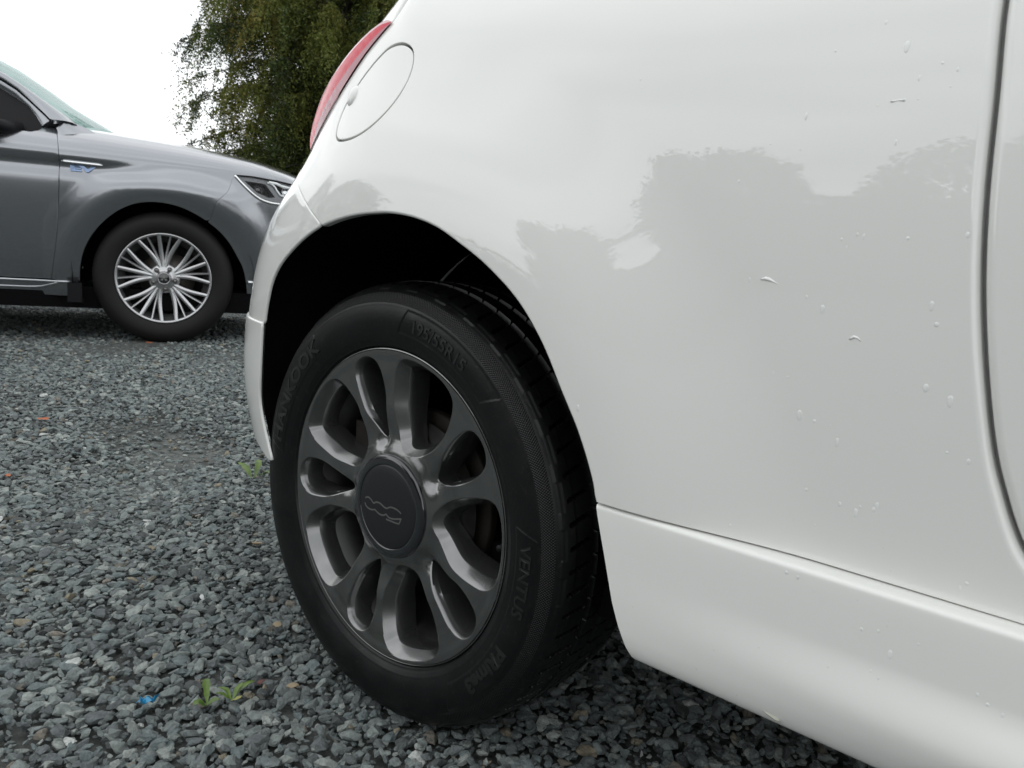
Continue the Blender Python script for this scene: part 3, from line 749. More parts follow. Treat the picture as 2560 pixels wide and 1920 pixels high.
def rubber_material():
    m, nt, b = newmat('rubber'); setp(b, rough=.40, spec=.34); vary(nt, b, (.0034, .0036, .0040), (.017, .0145, .012), 170, .60, .76)
    tc = nt.nodes.new('ShaderNodeTexCoord'); sx = nt.nodes.new('ShaderNodeSeparateXYZ'); nt.links.new(tc.outputs['Object'], sx.inputs[0])
    def mth(op, a, b_=None, v=None):
        n = nt.nodes.new('ShaderNodeMath'); n.operation = op
        for i, q in enumerate((a, b_, v)):
            if q is None: continue
            if isinstance(q, (int, float)): n.inputs[i].default_value = q
            else: nt.links.new(q, n.inputs[i])
        return n.outputs[0]
    x, y, z = sx.outputs
    r = mth('SQRT', mth('ADD', mth('MULTIPLY', x, x), mth('MULTIPLY', z, z)))
    a = mth('ARCTAN2', x, z)
    # knurled band round the outer wall
    dots = mth('MULTIPLY', mth('SINE', mth('MULTIPLY', a, 560.0)), mth('SINE', mth('MULTIPLY', r, 2100.0)))
    band = mth('MULTIPLY', mth('GREATER_THAN', r, .2650), mth('LESS_THAN', r, .2780))
    band = mth('MULTIPLY', band, mth('LESS_THAN', y, .02))
    hgt = mth('MULTIPLY', dots, band)
    n = nt.nodes.new('ShaderNodeTexNoise'); n.inputs['Scale'].default_value = 260; n.inputs['Detail'].default_value = 5; nt.links.new(tc.outputs['Object'], n.inputs['Vector'])
    hs = mth('ADD', mth('MULTIPLY', hgt, .6), mth('MULTIPLY', n.outputs['Fac'], .25))
    bp = nt.nodes.new('ShaderNodeBump'); bp.inputs['Strength'].default_value = .8; bp.inputs['Distance'].default_value = .0008
    nt.links.new(hs, bp.inputs['Height']); nt.links.new(bp.outputs['Normal'], b.inputs['Normal'])
    n2 = nt.nodes.new('ShaderNodeTexNoise'); n2.inputs['Scale'].default_value = 18; n2.inputs['Detail'].default_value = 6; nt.links.new(tc.outputs['Object'], n2.inputs['Vector'])
    mr = nt.nodes.new('ShaderNodeMapRange'); mr.inputs[1].default_value = .3; mr.inputs[2].default_value = .7; mr.inputs[3].default_value = .27; mr.inputs[4].default_value = .48
    nt.links.new(n2.outputs['Fac'], mr.inputs[0]); nt.links.new(mr.outputs[0], b.inputs['Roughness'])
    return m
M['rubber'] = rubber_material()

wheel = empty('wheel', WC, loc=(0, 0, WHC))
build_rim(wheel); build_cap(wheel); build_tyre(wheel, True)
wall_text('HANKOOK', 279.5, .2360, .0265, wheel, sx=1.28, bold=.0008, spacing=1.02)
wall_text('195/55R15', 9.5, .2365, .0225, wheel, sx=1.02, bold=.0004)
wall_text('VENTUS', 84.5, .2375, .0225, wheel, sx=1.02, bold=.0004)
wall_text('PRime3', 116.0, .2370, .0240, wheel, sx=1.12, bold=.0011)
vb = MB(); vb.tube([(.186, .045, -.006), (.186, .024, -.004)], [.0050, .0045], 12); vb.tube([(.186, .026, -.004), (.186, .011, -.003)], [.0042, .0038], 12); vb.build('valve', M['black_plastic'], wheel, smooth=True)
bd = MB(); bd.lathe([(.0001, .070), (.075, .070), (.080, .066), (.120, .066), (.122, .070), (.122, .078)], 90); bd.build('brake_disc', M['brake'], WC, smooth=True).location = (0, 0, WHC)
ca = MB(); ca.box((-.105, .085, .03), (.03, .035, .055)); ca.build('brake_caliper', M['brake'], WC).location = (0, 0, WHC)

# the other three wheels
def plain_wheel(loc, rz):
    c = copy_tree(wheel, WC); c.location = loc; c.rotation_euler = (0, 0, rz)
plain_wheel((2.30, .0, WHC), 0); plain_wheel((0, 1.60, WHC), PI); plain_wheel((2.30, 1.60, WHC), PI)

# ------------------------------------------------------------------ the grey car
GC = empty('parked_car', loc=(-3.7360, 1.4489, 0), rz=math.radians(60.925))
tag(GC, 'grey metallic sport utility car parked behind the white one, silver wheel showing', 'car')
GW = .367          # wheel radius
g_arch = [(-.447, .212), (-.448, .333), (-.438, .433), (-.412, .520), (-.363, .608), (-.296, .685), (-.223, .743), (-.145, .779), (-.065, .793), (.021, .790), (.102, .770), (.198, .724), (.273, .669), (.332, .598), (.374, .518), (.404, .449), (.423, .343), (.428, .22)]
GARCH = smooth_line(g_arch, .015)
GDOOR = smooth_line([(-.584, 1.287), (-.548, 1.22), (-.532, 1.155), (-.519, 1.037), (-.521, .92), (-.526, .81), (-.543, .583), (-.583, .335)], .012)
BSHUT = smooth_line([(-.58, 1.300), (-.35, 1.262), (0, 1.235), (.25, 1.20), (.424, 1.143), (.48, 1.106), (.525, 1.065), (.570, .999), (.578, .975)], .015)
HLTOP = smooth_line([(.358, .980), (.448, .981), (.522, .975), (.581, .972), (.70, .968), (.90, .95)], .012)
HLBOT = smooth_line([(.358, .978), (.405, .924), (.459, .872), (.495, .851), (.539, .840), (.63, .838), (.90, .842)], .012)
BLINE = smooth_line([(.358, .978), (.345, .950), (.324, .884), (.273, .817), (.235, .705)], .012)
ga_i = int(np.linalg.norm(GARCH - BLINE[-1], axis=1).argmin())
fender = np.vstack([shift(GDOOR, .004), [(-.495, .322), (-.449, .322)], GARCH[3:ga_i], shift(BLINE[::-1], .003)[1:], HLTOP[:int(len(HLTOP) * .42)], BSHUT[::-1][1:-1]])
panel('front_wing', fender, M['grey'], GC, suv_surf, step=.024, bstep=.010, r=.004, depth=.02)
bonnet = np.vstack([shift(BSHUT, .006), [(.60, .985), (.75, .978), (1.349, .96), (1.349, 1.00), (1.349, 1.96), (-.30, 1.96), (-.36, 1.50)]])
panel('bonnet', bonnet, M['grey'], GC, suv_surf, step=.035, bstep=.015, r=.004, mirror=.90)
bumper = np.vstack([shift(BLINE, .003), GARCH[ga_i:], [(.43, .20), (1.349, .20), (1.349, .836), (.63, .834), (.539, .836)], HLBOT[::-1][int(len(HLBOT) * .62):]])
bumper = np.vstack([GARCH[ga_i:], [(.43, .20), (1.345, .20), (1.345, .834), (.63, .832), (.539, .834), (.493, .846), (.456, .867), (.400, .920), (.352, .974)], shift(BLINE, .003)[1:-1]])
panel('front_bumper', bumper, M['grey'], GC, suv_surf, step=.03, bstep=.012, r=.004, mirror=None)
dr = shift(GDOOR, -.004)
gdoor = np.vstack([dr[::-1], [(-.605, 1.235), (-.622, 1.185), (-.655, 1.158), (-.80, 1.160), (-1.62, 1.175), (-1.62, .335)]])
panel('front_door', gdoor, M['grey'], GC, suv_surf, step=.03, bstep=.012, r=.004, depth=.02)
panel('rear_door', [(-1.632, .335), (-1.632, 1.175), (-2.55, 1.185), (-2.52, .9), (-2.25, .60), (-2.22, .335)], M['grey'], GC, suv_surf, step=.06, bstep=.03, r=.004)
ra = [(-2.67 + .44 * math.cos(a), .35 + .44 * math.sin(a)) for a in np.linspace(math.radians(-8), math.radians(188), 50)]
def rear_side(s, h):
    P = suv_surf(s, h); P[..., 1] = P[..., 1] + .5 * np.clip(-3.0 - np.asarray(s), 0, 1) ** 2; return P
panel('rear_quarter', np.vstack([[(-2.215, .33)], [(-2.235, .60), (-2.535, .9), (-2.565, 1.185), (-3.62, 1.19), (-3.70, .9), (-3.70, .33)], ra[::-1]]), M['grey'], GC, rear_side, step=.06, bstep=.03, r=.004)
panel('sill_cover', [(-.497, .245), (-.482, .317), (-2.21, .331), (-2.21, .245)], M['grey'], GC, suv_surf, step=.05, bstep=.015, r=.004, off=.004)
for o in [c for c in list(GC.children) if c.name.split('.')[0] in ('front_wing', 'front_door', 'rear_door', 'rear_quarter', 'sill_cover', 'front_bumper')]:
    flip_copy(o, .90)

def gs(s, h, off=0.0):
    p = suv_surf(np.array(float(s)), np.array(float(h))); n = surf_n(suv_surf, np.array(float(s)), np.array(float(h)))
    return p + n * off
def strip(line, off, rad, name, mat, parent, n=8):
    t = MB(); P = [gs(s, h, off) for s, h in line]; t.tube(P, rad, n); return t.build(name, mat, parent, smooth=True)
strip([(s, .3215 + .0008 * (-.48 - s)) for s in np.linspace(-2.2, -.482, 40)], .006, .0058, 'sill_trim', M['trim'], GC)
strip(list(smooth_line([(-2.2, .288), (-.82, .284), (-.65, .288), (-.601, .299), (-.548, .318)], .03)), .005, .0045, 'sill_trim', M['trim'], GC)
strip([(s, .366) for s in np.linspace(.425, .60, 12)], .004, .010, 'bumper_trim', M['chrome'], GC)
# mud flap behind the front wheel
mf = MB(); mf.grid([[(-.497 + .02 * k, -.022 - .0 * y, .320), (-.499 + .02 * k, -.018, .212)] for k, y in ((0, 0), (1, 0), (2, 0), (3.6, 0))]); mf.grid([[(-.445, .0 + y, .33), (-.425, .0 + y, .205)] for y in (-.02, .06, .12, .20)]); mf.build('mud_flap', M['black_plastic'], GC)
# black closing sheets and floor
gi = np.vstack([[(-.449, .30), (-.50, .24), (-3.4, .24), (-3.4, 1.17), (-.66, 1.15), (-.58, 1.27), (-.1, 1.22), (.35, 1.12), (.60, .97), (.8, .8), (.8, .25), (.45, .25)], GARCH[::-1][1:-1]])
rhole = np.array([(-2.67 + .45 * math.cos(a), .35 + .45 * math.sin(a)) for a in np.linspace(0, 2 * PI, 40, endpoint=False)])
gi = np.vstack([[(-.449, .30), (-.50, .24), (-2.2, .24), (-2.22, .45), (-2.4, .72), (-2.67, .81), (-2.95, .72), (-3.12, .45), (-3.14, .24), (-3.6, .24), (-3.6, 1.17), (-.66, 1.15), (-.58, 1.26), (-.1, 1.21), (.35, 1.12), (.56, .985), (.50, .95), (.44, .88), (.455, .80), (.8, .8), (.8, .25), (.45, .25)], GARCH[::-1][1:-1]])
panel('inner_shell', gi, M['liner'], GC, suv_surf, step=.08, bstep=.02, r=0, off=-.035)
gf = MB(); gf.box((-1.45, .90, .235), (2.05, .84, .06)); gf.box((-1.5, .9, .72), (.95, .78, .34)); gf.box((.42, .9, .62), (.38, .42, .22)); gf.box((-2.9, .9, .6), (.35, .45, .3)); gf.build('floor_pan', M['liner'], GC)
liner('arch_liner', 0, .36, .475, .012, .34, GC); liner('arch_liner', -2.67, .36, .455, .012, .34, GC)
liner('arch_liner', 0, .36, .475, 1.788, 1.46, GC); liner('arch_liner', -2.67, .36, .455, 1.788, 1.46, GC)

# headlamp: dark housing, two projectors, bright running light, clear cover, chrome strip beneath
def hl_poly(inset_=0.0):
    return np.vstack([HLBOT, HLTOP[::-1][:-1]])
hl = empty('headlamp', GC)
panel('lamp_housing', hl_poly(), M['black_plastic'], hl, suv_surf, step=.02, bstep=.01, r=0, off=-.045)
panel('lamp_housing', hl_poly(), simple('lamp_bezel', (.20, .20, .21), .35, metal=.6), hl, lambda s, h: suv_surf(s, h), holes=[resample(np.array([(.405, .957), (.499, .951), (.515, .949), (.567, .876), (.531, .868), (.470, .893)]), .01), resample(np.array([(.535, .955), (.66, .955), (.86, .94), (.86, .86), (.66, .862), (.60, .885)]), .01)], step=.02, bstep=.008, r=.002, depth=.03, off=-.010)
for (s, h, r_) in ((.478, .915, .024), (.640, .915, .034), (.75, .905, .034)):
    c = gs(s, h, -.022); n = surf_n(suv_surf, np.array(s), np.array(h)); a = np.cross(n, [0, 0, 1.]); a /= np.linalg.norm(a); bb = np.cross(a, n)
    pb = MB(); pb.grid([[c + n * (d - .015) + rr * r_ * (math.cos(t) * a + math.sin(t) * bb) for t in np.linspace(0, 2 * PI, 24, endpoint=False)] for rr, d in ((1.25, .02), (1.05, .018), (1.0, .0), (.9, .010), (.6, .016), (.2, .019), (.01, .019))], closed_v=True)
    pb.build('projector', M['chrome'] if s > .6 else M['darkglass'], hl, smooth=True)
strip([(.522, .957), (.545, .952), (.562, .938), (.574, .915), (.590, .892), (.625, .882), (.70, .880)], -.004, .0065, 'running_light', simple('light_guide', (.82, .85, .86), .2, coat=1.0), hl)
strip([(.530, .960), (.57, .957), (.60, .945), (.64, .940), (.70, .942)], -.002, .009, 'running_light', bpy.data.materials['light_guide'], hl)
panel('lamp_cover', hl_poly(), M['lampglass'], hl, suv_surf, step=.02, bstep=.01, r=0, off=.001)
strip([tuple(q) for q in HLTOP[::2]], .001, .0045, 'lamp_seal', M['black_plastic'], hl)
strip([tuple(q) for q in HLBOT], .004, .0085, 'lamp_strip', M['chrome'], hl)
# grille and nose badge side, kept simple
gr = MB(); [gr.box((1.00 - .02 * k, .90, .50 + .075 * k), (.015, .55, .012)) for k in range(5)]; gr.build('grille', M['chrome'], GC)

# wing badge: a bright bar with two blue letters under it
bdg = MB(); P = [gs(s, .9705 - .022 * (s + .505), .005) for s in np.linspace(-.507, -.312, 12)]
bdg.tube(P, [.006] + [.0085] * 10 + [.004], 8); wb = bdg.build('wing_badge', M['chrome'], GC, smooth=True)
V, F = text_mesh('EV', .056, extrude=.004, offset=.0035, align='LEFT')
lp = np.array([gs(-.468 + x * 1.85, .923 + z * .76, .006 + (.002 if y > 0 else 0)) for x, z, y in V])
mesh_obj('badge_letters', lp, F, M['blue'], wb, False)

# cabin: pillar, window frame, screen, side glass, roof, mirror
def pts3(lst, off0, off1):
    n = len(lst); return [np.array([s, -(off0 + (off1 - off0) * i / max(n - 1, 1)), z]) for i, (s, z) in enumerate(lst)]
ap_lo = [(-.447, 1.176), (-.486, 1.208), (-.600, 1.284), (-.735, 1.372), (-.800, 1.412), (-1.06, 1.552), (-1.30, 1.64)]
offs = [-.09, -.11, -.14, -.17, -.19, -.25, -.29]
df_hi = [(-.572, 1.185), (-.598, 1.211), (-.672, 1.278), (-.740, 1.335), (-.803, 1.372), (-1.10, 1.520), (-1.34, 1.60)]
gl_hi = [(-.612, 1.150), (-.640, 1.196), (-.685, 1.250), (-.745, 1.285), (-.815, 1.328), (-1.12, 1.478), (-1.40, 1.555)]
A_ = [np.array([s, -o, z]) for (s, z), o in zip(ap_lo, offs)]
B_ = [np.array([s, -(o + .035), z]) for (s, z), o in zip(df_hi, offs)]
C_ = [np.array([s, -(o + .030), z]) for (s, z), o in zip(gl_hi, offs)]
def lerp_rows(a, b, n): return [[p + (q - p) * t for t in np.linspace(0, 1, n)] for p, q in zip(a, b)]
pl = MB()
rw = []
for p, q in zip(A_, B_):
    mid = (p + q) / 2 + np.array([.01, -.016, .008]); q2 = q + np.array([-.0, .002, .004])
    rw.append([p, (p + mid) / 2 + np.array([.004, -.005, .003]), mid, (mid + q2) / 2 + np.array([0, -.005, 0]), q2])
pl.grid(rw); pl.build('pillar', M['grey'], GC, smooth=True)
sl = MB(); sl.grid([[p + np.array([-.006, .022, -.006]), (p + q) / 2 + np.array([0, .016, -.004]), q + np.array([0, .014, 0])] for p, q in zip(A_, C_)]); sl.build('pillar_seal', M['black_plastic'], GC, smooth=True)
fr = MB(); rw = []
for p, q in zip(B_, C_):
    p2 = p + np.array([-.004, -.002, -.006]); mid = (p2 + q) / 2 + np.array([0, -.008, .0])
    rw.append([p2, mid, q])
fr.grid(rw); fr.build('window_frame', M['grey'], GC, smooth=True)
pt = MB(); pt.grid([[B_[0] + np.array([.012, .006, .0]), (B_[0] + C_[0]) / 2 + np.array([0, .006, 0]), C_[0] + np.array([0, .006, -.01])], [gs(-.560, 1.285, -.004), gs(-.60, 1.245, -.004), gs(-.632, 1.17, -.004)]]); pt.build('window_frame', M['grey'], GC, smooth=True)
# pillar foot joining the wing
ft = MB(); ft.grid([[gs(-.53, 1.15, .0), gs(-.56, 1.27, .0), np.array([-.572, .055, 1.19])], [gs(-.45, 1.20), np.array([-.50, .075, 1.20]), np.array([-.51, .10, 1.222])], [gs(-.36, 1.25, .001), np.array([-.40, .12, 1.165]), np.array([-.45, .11, 1.180])]]); ft.build('scuttle', M['grey'], GC, smooth=True)
sc = [(-.40, 1.262), (-.575, 1.352), (-.690, 1.432), (-.845, 1.530), (-1.00, 1.602), (-1.15, 1.655)]
ws = MB(); rw = []
Ai = [A_[0] + np.array([.01, .02, -.01])] + A_[1:6]
for k, (p, (s, z)) in enumerate(zip(Ai, [(-.34, 1.225)] + sc[1:])):
    c = np.array([s, .90, z]); row = []
    for t in np.linspace(0, 1, 11):
        e = 1 - (1 - t) ** 2.4; row.append(np.array([p[0] + (c[0] - p[0]) * e, p[1] + (c[1] - p[1]) * t, p[2] + (c[2] - p[2]) * e]))
    row += [np.array([q[0], 1.8 - q[1], q[2]]) for q in row[::-1][1:]]
    rw.append(row)
ws.grid(rw); ws.build('windscreen', M['screen'], GC, smooth=True)
dsh = MB(); dsh.box((-.85, .90, 1.06), (.22, .72, .05)); dsh.build('dashboard', M['black_plastic'], GC)
# side glass: black sail at the front corner then the pane
sg = MB(); low_l = [(-.620, 1.125), (-.640, 1.116), (-.700, 1.113), (-.765, 1.122), (-.815, 1.130), (-1.12, 1.140), (-1.40, 1.145)]
rw = [[c + np.array([0, .002, 0]), np.array([l[0], .055, l[1]])] for c, l in zip(C_, low_l)]
sg.grid(rw[:6]); sg.build('door_sail', M['black_plastic'], GC, smooth=True)
s2 = MB(); s2.grid(rw[5:] + [[np.array([-2.4, .27, 1.60]), np.array([-2.4, .055, 1.15])], [np.array([-3.3, .30, 1.50]), np.array([-3.4, .09, 1.18])]]); s2.build('side_glass', M['darkglass'], GC, smooth=True)
rf = MB(); xs = [-1.15, -1.35, -1.8, -2.4, -3.0, -3.5, -3.75]; zs_ = [1.655, 1.69, 1.715, 1.70, 1.66, 1.58, 1.50]
rf.grid([[(x, y, z - .06 * abs((y - .9) / .62) ** 3) for y in np.linspace(.27, 1.53, 15)] for x, z in zip(xs, zs_)]); rf.build('roof', M['grey'], GC, smooth=True)
tg = MB(); tg.grid([[(-3.75, y, 1.50), (-3.86, y, 1.18), (-3.92, y, .7), (-3.88, y, .33)] for y in np.linspace(.25, 1.55, 8)], flip=True); tg.grid([[(-3.75, .3, 1.46), (-3.86, .25, 1.18), (-3.92, .25, .7), (-3.88, .25, .33)], [(-3.5, .29, 1.5), (-3.7, .2, 1.19), (-3.71, .24, .7), (-3.70, .24, .33)]]); tg.build('tailgate', M['grey'], GC, smooth=True)
for nm in ('pillar', 'window_frame', 'door_sail', 'side_glass'):
    for o in [c for c in list(GC.children) if c.name.split('.')[0] == nm][:1]: flip_copy(o, .90)
# door mirror: black lower shell with a bright cap
mm = empty('door_mirror', GC)
def ellipsoid(c, r, n=20, power=1.0):
    P = []
    for i in range(n + 1):
        a = -PI / 2 + PI * i / n
        P.append([(c[0] + r[0] * math.cos(a) ** power * math.copysign(abs(math.cos(t)) ** .8, math.cos(t)), c[1] + r[1] * math.cos(a) ** power * math.copysign(abs(math.sin(t)) ** .8, math.sin(t)), c[2] + r[2] * math.sin(a)) for t in np.linspace(0, 2 * PI, 28, endpoint=False)])
    return P
a = MB(); a.grid(ellipsoid((-.885, -.17, 1.185), (.075, .115, .075), power=.6), closed_v=True); a.build('mirror_cap', M['cap_gloss'], mm, smooth=True)
a = MB(); a.tube([(-.84, -.09, 1.13), (-.78, -.02, 1.12), (-.72, .05, 1.115)], [.030, .035, .045], 12); a.build('mirror_foot', M['black_plastic'], mm, smooth=True)
a = MB(); a.box((-.965, -.17, 1.185), (.004, .085, .052)); a.build('mirror_glass', M['chrome'], mm)
strip([(s, 1.149) for s in np.linspace(-1.6, -.755, 20)], .010, .006, 'window_trim', M['chrome'], GC)

# its wheels: rim with fifteen thick and ten thin spokes in five fans
gwheel = empty('wheel', GC, loc=(-.010, .02, GW - .002))
ty = MB(); ty.lathe([(.247, .02), (.250, -.002), (.262, -.010), (.285, -.018), (.310, -.020), (.330, -.014), (.345, -.002), (.357, .012), (.364, .030), (.367, .05), (.3675, .10), (.367, .17), (.360, .20), (.33, .225), (.26, .22)], 160)
ty.build('tyre', simple('grey_car_rubber', (.011, .0105, .010), .62, spec=.25), gwheel, smooth=True)
gwheel.scale = (1.03, 1, 1.03)
rl = MB(); rl.lathe([(.232, .030), (.2345, .010), (.2385, -.004), (.2455, -.0075), (.2500, -.006), (.2515, .0), (.2510, .02)], 160); rl.build('rim', M['silver'], gwheel, smooth=True)
rb = MB(); rb.lathe([(.234, .02), (.226, .045), (.205, .06), (.20, .15), (.23, .2), (.0001, .2)], 100); rb.build('rim_barrel', simple('dull_barrel', (.10, .10, .10), .5, metal=.6), gwheel, smooth=True)
def spoke(a_in, a_out, w_in, w_out, r_in=.060, r_out=.240, fold=0):
    m_ = MB(); rws = []
    for t in np.linspace(0, 1, 10):
        e = t; a = math.radians(a_in + (a_out - a_in) * (1 - (1 - e) ** 1.25)); r = r_in + (r_out - r_in) * t; wd = w_in + (w_out - w_in) * t
        c = np.array([r * math.sin(a), 0, r * math.cos(a)]); d = np.array([math.cos(a), 0, -math.sin(a)])
        y = .016 - .022 * t ** 1.5 + .004 * math.sin(PI * t)
        rws.append([c - d * wd * .62 + np.array([0, y + .026, 0]), c - d * wd * .5 + np.array([0, y + .004, 0]), c - d * wd * .22 + np.array([0, y, 0]), c + d * wd * .22 + np.array([0, y, 0]), c + d * wd * .5 + np.array([0, y + .004, 0]), c + d * wd * .62 + np.array([0, y + .026, 0])])
    m_.grid(rws, closed_v=False, flip=True); return m_
for k in range(5):
    a0 = -6 + 72 * k
    for da, thick in ((-27, 1), (-14.5, 0), (0, 1), (14.5, 0), (27, 1)):
        ain = a0 + da * (.42 if thick else .62)
        s_ = spoke(ain, a0 + da, .024 if thick else .0125, .0185 if thick else .0118, r_in=.052 if thick else .085)
        o = s_.build('spoke', M['silver'], gwheel, smooth=True); o.data.set_sharp_from_angle(angle=math.radians(40))
hb = MB(); hb.lathe([(.085, .040), (.080, .022), (.062, .016), (.048, .014), (.040, .010), (.0345, .0)], 60); hb.build('hub', M['silver'], gwheel, smooth=True)
hc = MB(); hc.lathe([(.0345, .004), (.0335, -.002), (.031, -.004), (.029, -.002)], 50); hc.build('cap_ring', M['silver'], gwheel, smooth=True)
hc = MB(); hc.lathe([(.029, -.002), (.015, -.004), (.0001, -.0045)], 40); hc.build('centre_cap', M['cap_gloss'], gwheel, smooth=True)
e3 = MB()
for k in range(3):       # small three-pointed mark on the cap
    a = math.radians(120 * k); d = np.array([math.sin(a), 0, math.cos(a)]); q = np.array([math.cos(a), 0, -math.sin(a)])
    e3.add([d * .001 + np.array([0, -.0052, 0]), d * .011 + q * .0062 + np.array([0, -.0052, 0]), d * .021 + np.array([0, -.0046, 0]), d * .011 - q * .0062 + np.array([0, -.0052, 0])], [(0, 1, 2, 3)])
e3.build('emblem', M['emblem'], gwheel)
for k in range(5):
    a = math.radians(-6 + 36 + 72 * k); n_ = MB(); c = (.0585 * math.sin(a), 0, .0585 * math.cos(a))
    n_.lathe([(.0135, .016), (.013, .008), (.0115, .006), (.010, .012)], 20, c); n_.lathe([(.0085, .014), (.0085, .000), (.006, -.003), (.0001, -.003)], 12, c); n_.build('wheel_nut', M['emblem'], gwheel, smooth=True)
bdn = MB(); bdn.lathe([(.0001, .11), (.15, .11), (.152, .12)], 60); bdn.build('brake_disc', simple('disc_steel', (.12, .11, .10), .45, metal=.8), GC, smooth=True).location = (0, .02, GW - .004)
def place_gwheel(loc, rz):
    c = copy_tree(gwheel, GC); c.location = loc; c.rotation_euler = (0, 0, rz)
place_gwheel((-2.67, .02, GW - .004), 0); place_gwheel((0, 1.78, GW - .004), PI); place_gwheel((-2.67, 1.78, GW - .004), PI)

# ------------------------------------------------------------------ trees
def leaf_material(name, cols, rough=.55):
    m, nt, b = newmat(name); setp(b, rough=rough, spec=.35)
    at = nt.nodes.new('ShaderNodeAttribute'); at.attribute_name = 'tone'; r = nt.nodes.new('ShaderNodeValToRGB')
    e = r.color_ramp.elements; e[0].position = 0; e[0].color = (*cols[0], 1); e[1].position = 1; e[1].color = (*cols[-1], 1)
    for i, c in enumerate(cols[1:-1]):
        q = e.new((i + 1) / (len(cols) - 1)); q.color = (*c, 1)
    nt.links.new(at.outputs['Fac'], r.inputs['Fac']); nt.links.new(r.outputs['Color'], b.inputs['Base Color'])
    tr = nt.nodes.new('ShaderNodeBsdfTranslucent'); mx = nt.nodes.new('ShaderNodeMixShader'); mx.inputs[0].default_value = .30
    nt.links.new(r.outputs['Color'], tr.inputs['Color']); nt.links.new(b.outputs[0], mx.inputs[1]); nt.links.new(tr.outputs[0], mx.inputs[2])
    nt.links.new(mx.outputs[0], nt.nodes['Material Output'].inputs['Surface'])
    return m
M['leaf_olive'] = leaf_material('leaf_olive', [(.024, .038, .010), (.058, .084, .016), (.118, .145, .027), (.185, .19, .040), (.215, .17, .040)])
M['leaf_dark'] = leaf_material('leaf_dark', [(.012, .022, .009), (.030, .048, .016), (.06, .085, .03)])
m, nt, b = newmat('bark'); setp(b, rough=.9); vary(nt, b, (.035, .028, .022), (.10, .085, .07), 9); noise_bump(nt, b, 30, .8, .02); M['bark'] = m

def leaf_mesh(name, C_, Sz, T_, mat, parent, droop=None, aspect=.34):
    """one small folded diamond per leaf"""
    n = len(C_)
    d = RNG.normal(size=(n, 3)); d[:, 2] -= .5 if droop is None else droop; d /= np.linalg.norm(d, axis=1, keepdims=True)
    q = np.cross(d, RNG.normal(size=(n, 3))); q /= np.linalg.norm(q, axis=1, keepdims=True)
    s = Sz[:, None]
    V = np.stack([C_ - d * s * .5, C_ + q * s * aspect * .5, C_ + d * s * .5, C_ - q * s * aspect * .5], 1).reshape(-1, 3)
    me = bpy.data.meshes.new(name); me.vertices.add(4 * n); me.vertices.foreach_set('co', V.ravel())
    me.loops.add(4 * n); me.loops.foreach_set('vertex_index', np.arange(4 * n, dtype=np.int32)); me.polygons.add(n)
    me.polygons.foreach_set('loop_start', np.arange(0, 4 * n, 4, dtype=np.int32)); me.polygons.foreach_set('loop_total', np.full(n, 4, np.int32))
    a = me.attributes.new('tone', 'FLOAT', 'FACE'); a.data.foreach_set('value', T_.astype(np.float32)); me.update(calc_edges=True)
    me.materials.append(mat)
    o = bpy.data.objects.new(name, me); COL.objects.link(o); o.parent = parent; o['kind'] = 'stuff'
    return o

def drooping_tree(root, height, base_z, radius, n_br, leaves, leaf, mat, extra=(), flat=0.0):
    tips, LC, LS, LT = [], [], [], []
    tk = MB(); tk.tube([(0, 0, -.1), (.05, .03, height * .3), (-.05, .08, height * .65), (.02, 0, height * .95)], [.22, .17, .10, .03], 10); tk.build('trunk', M['bark'], root, smooth=True)
    lm = MB()
    specs = []
    for i in range(n_br):
        z = base_z + (height - base_z) * (i + RNG.random()) / n_br
        k = (z - base_z) / (height - base_z)
        R = radius * (.55 + .55 * math.sin(PI * min(1, .18 + k * .75))) * (.72 + .45 * RNG.random())
        specs.append((RNG.random() * 2 * PI, z, R))
    specs += list(extra)
    for a, z, R in specs:
        dx, dy = math.cos(a), math.sin(a); z0 = z * .82 + .3
        pts = [np.array([dx * R * t, dy * R * t, z0 + (z - z0) * t + .5 * math.sin(PI * t * .8) * R * .28 - .25 * R * max(0, t - .6)]) for t in np.linspace(0, 1, 7)]
        lm.tube(pts, [.035, .028, .022, .016, .012, .008, .004], 5, caps=False)
        tone = float(np.clip(RNG.normal(.42, .22), 0, 1))
        nsub = int(9 + 9 * R / radius)
        for j in range(nsub):
            t = .22 + .78 * (j + RNG.random()) / nsub; i0 = min(int(t * 6), 5); p = pts[i0] + (pts[i0 + 1] - pts[i0]) * (t * 6 - i0)
            sa = a + RNG.normal() * 1.1; ln = .35 + .5 * RNG.random() ; n = max(3, int(leaves * (.5 + RNG.random())))
            u = RNG.random(n) ** .8
            P = p + np.stack([math.cos(sa) * ln * u * .55, math.sin(sa) * ln * u * .55, .10 * ln * np.sin(PI * u) - ln * u ** 1.5 * (.8 + .6 * RNG.random())], 1) + RNG.normal(size=(n, 3)) * (.022 + .032 * u[:, None])
            LC.append(P); LS.append(leaf * (.6 + .8 * RNG.random(n))); LT.append(np.clip(tone + RNG.normal() * .10 + RNG.normal(size=n) * .13, 0, 1))
    lm.build('branch', M['bark'], root, smooth=True)['kind'] = 'stuff'
    return leaf_mesh('crown', np.vstack(LC), np.concatenate(LS), np.concatenate(LT), mat, root)

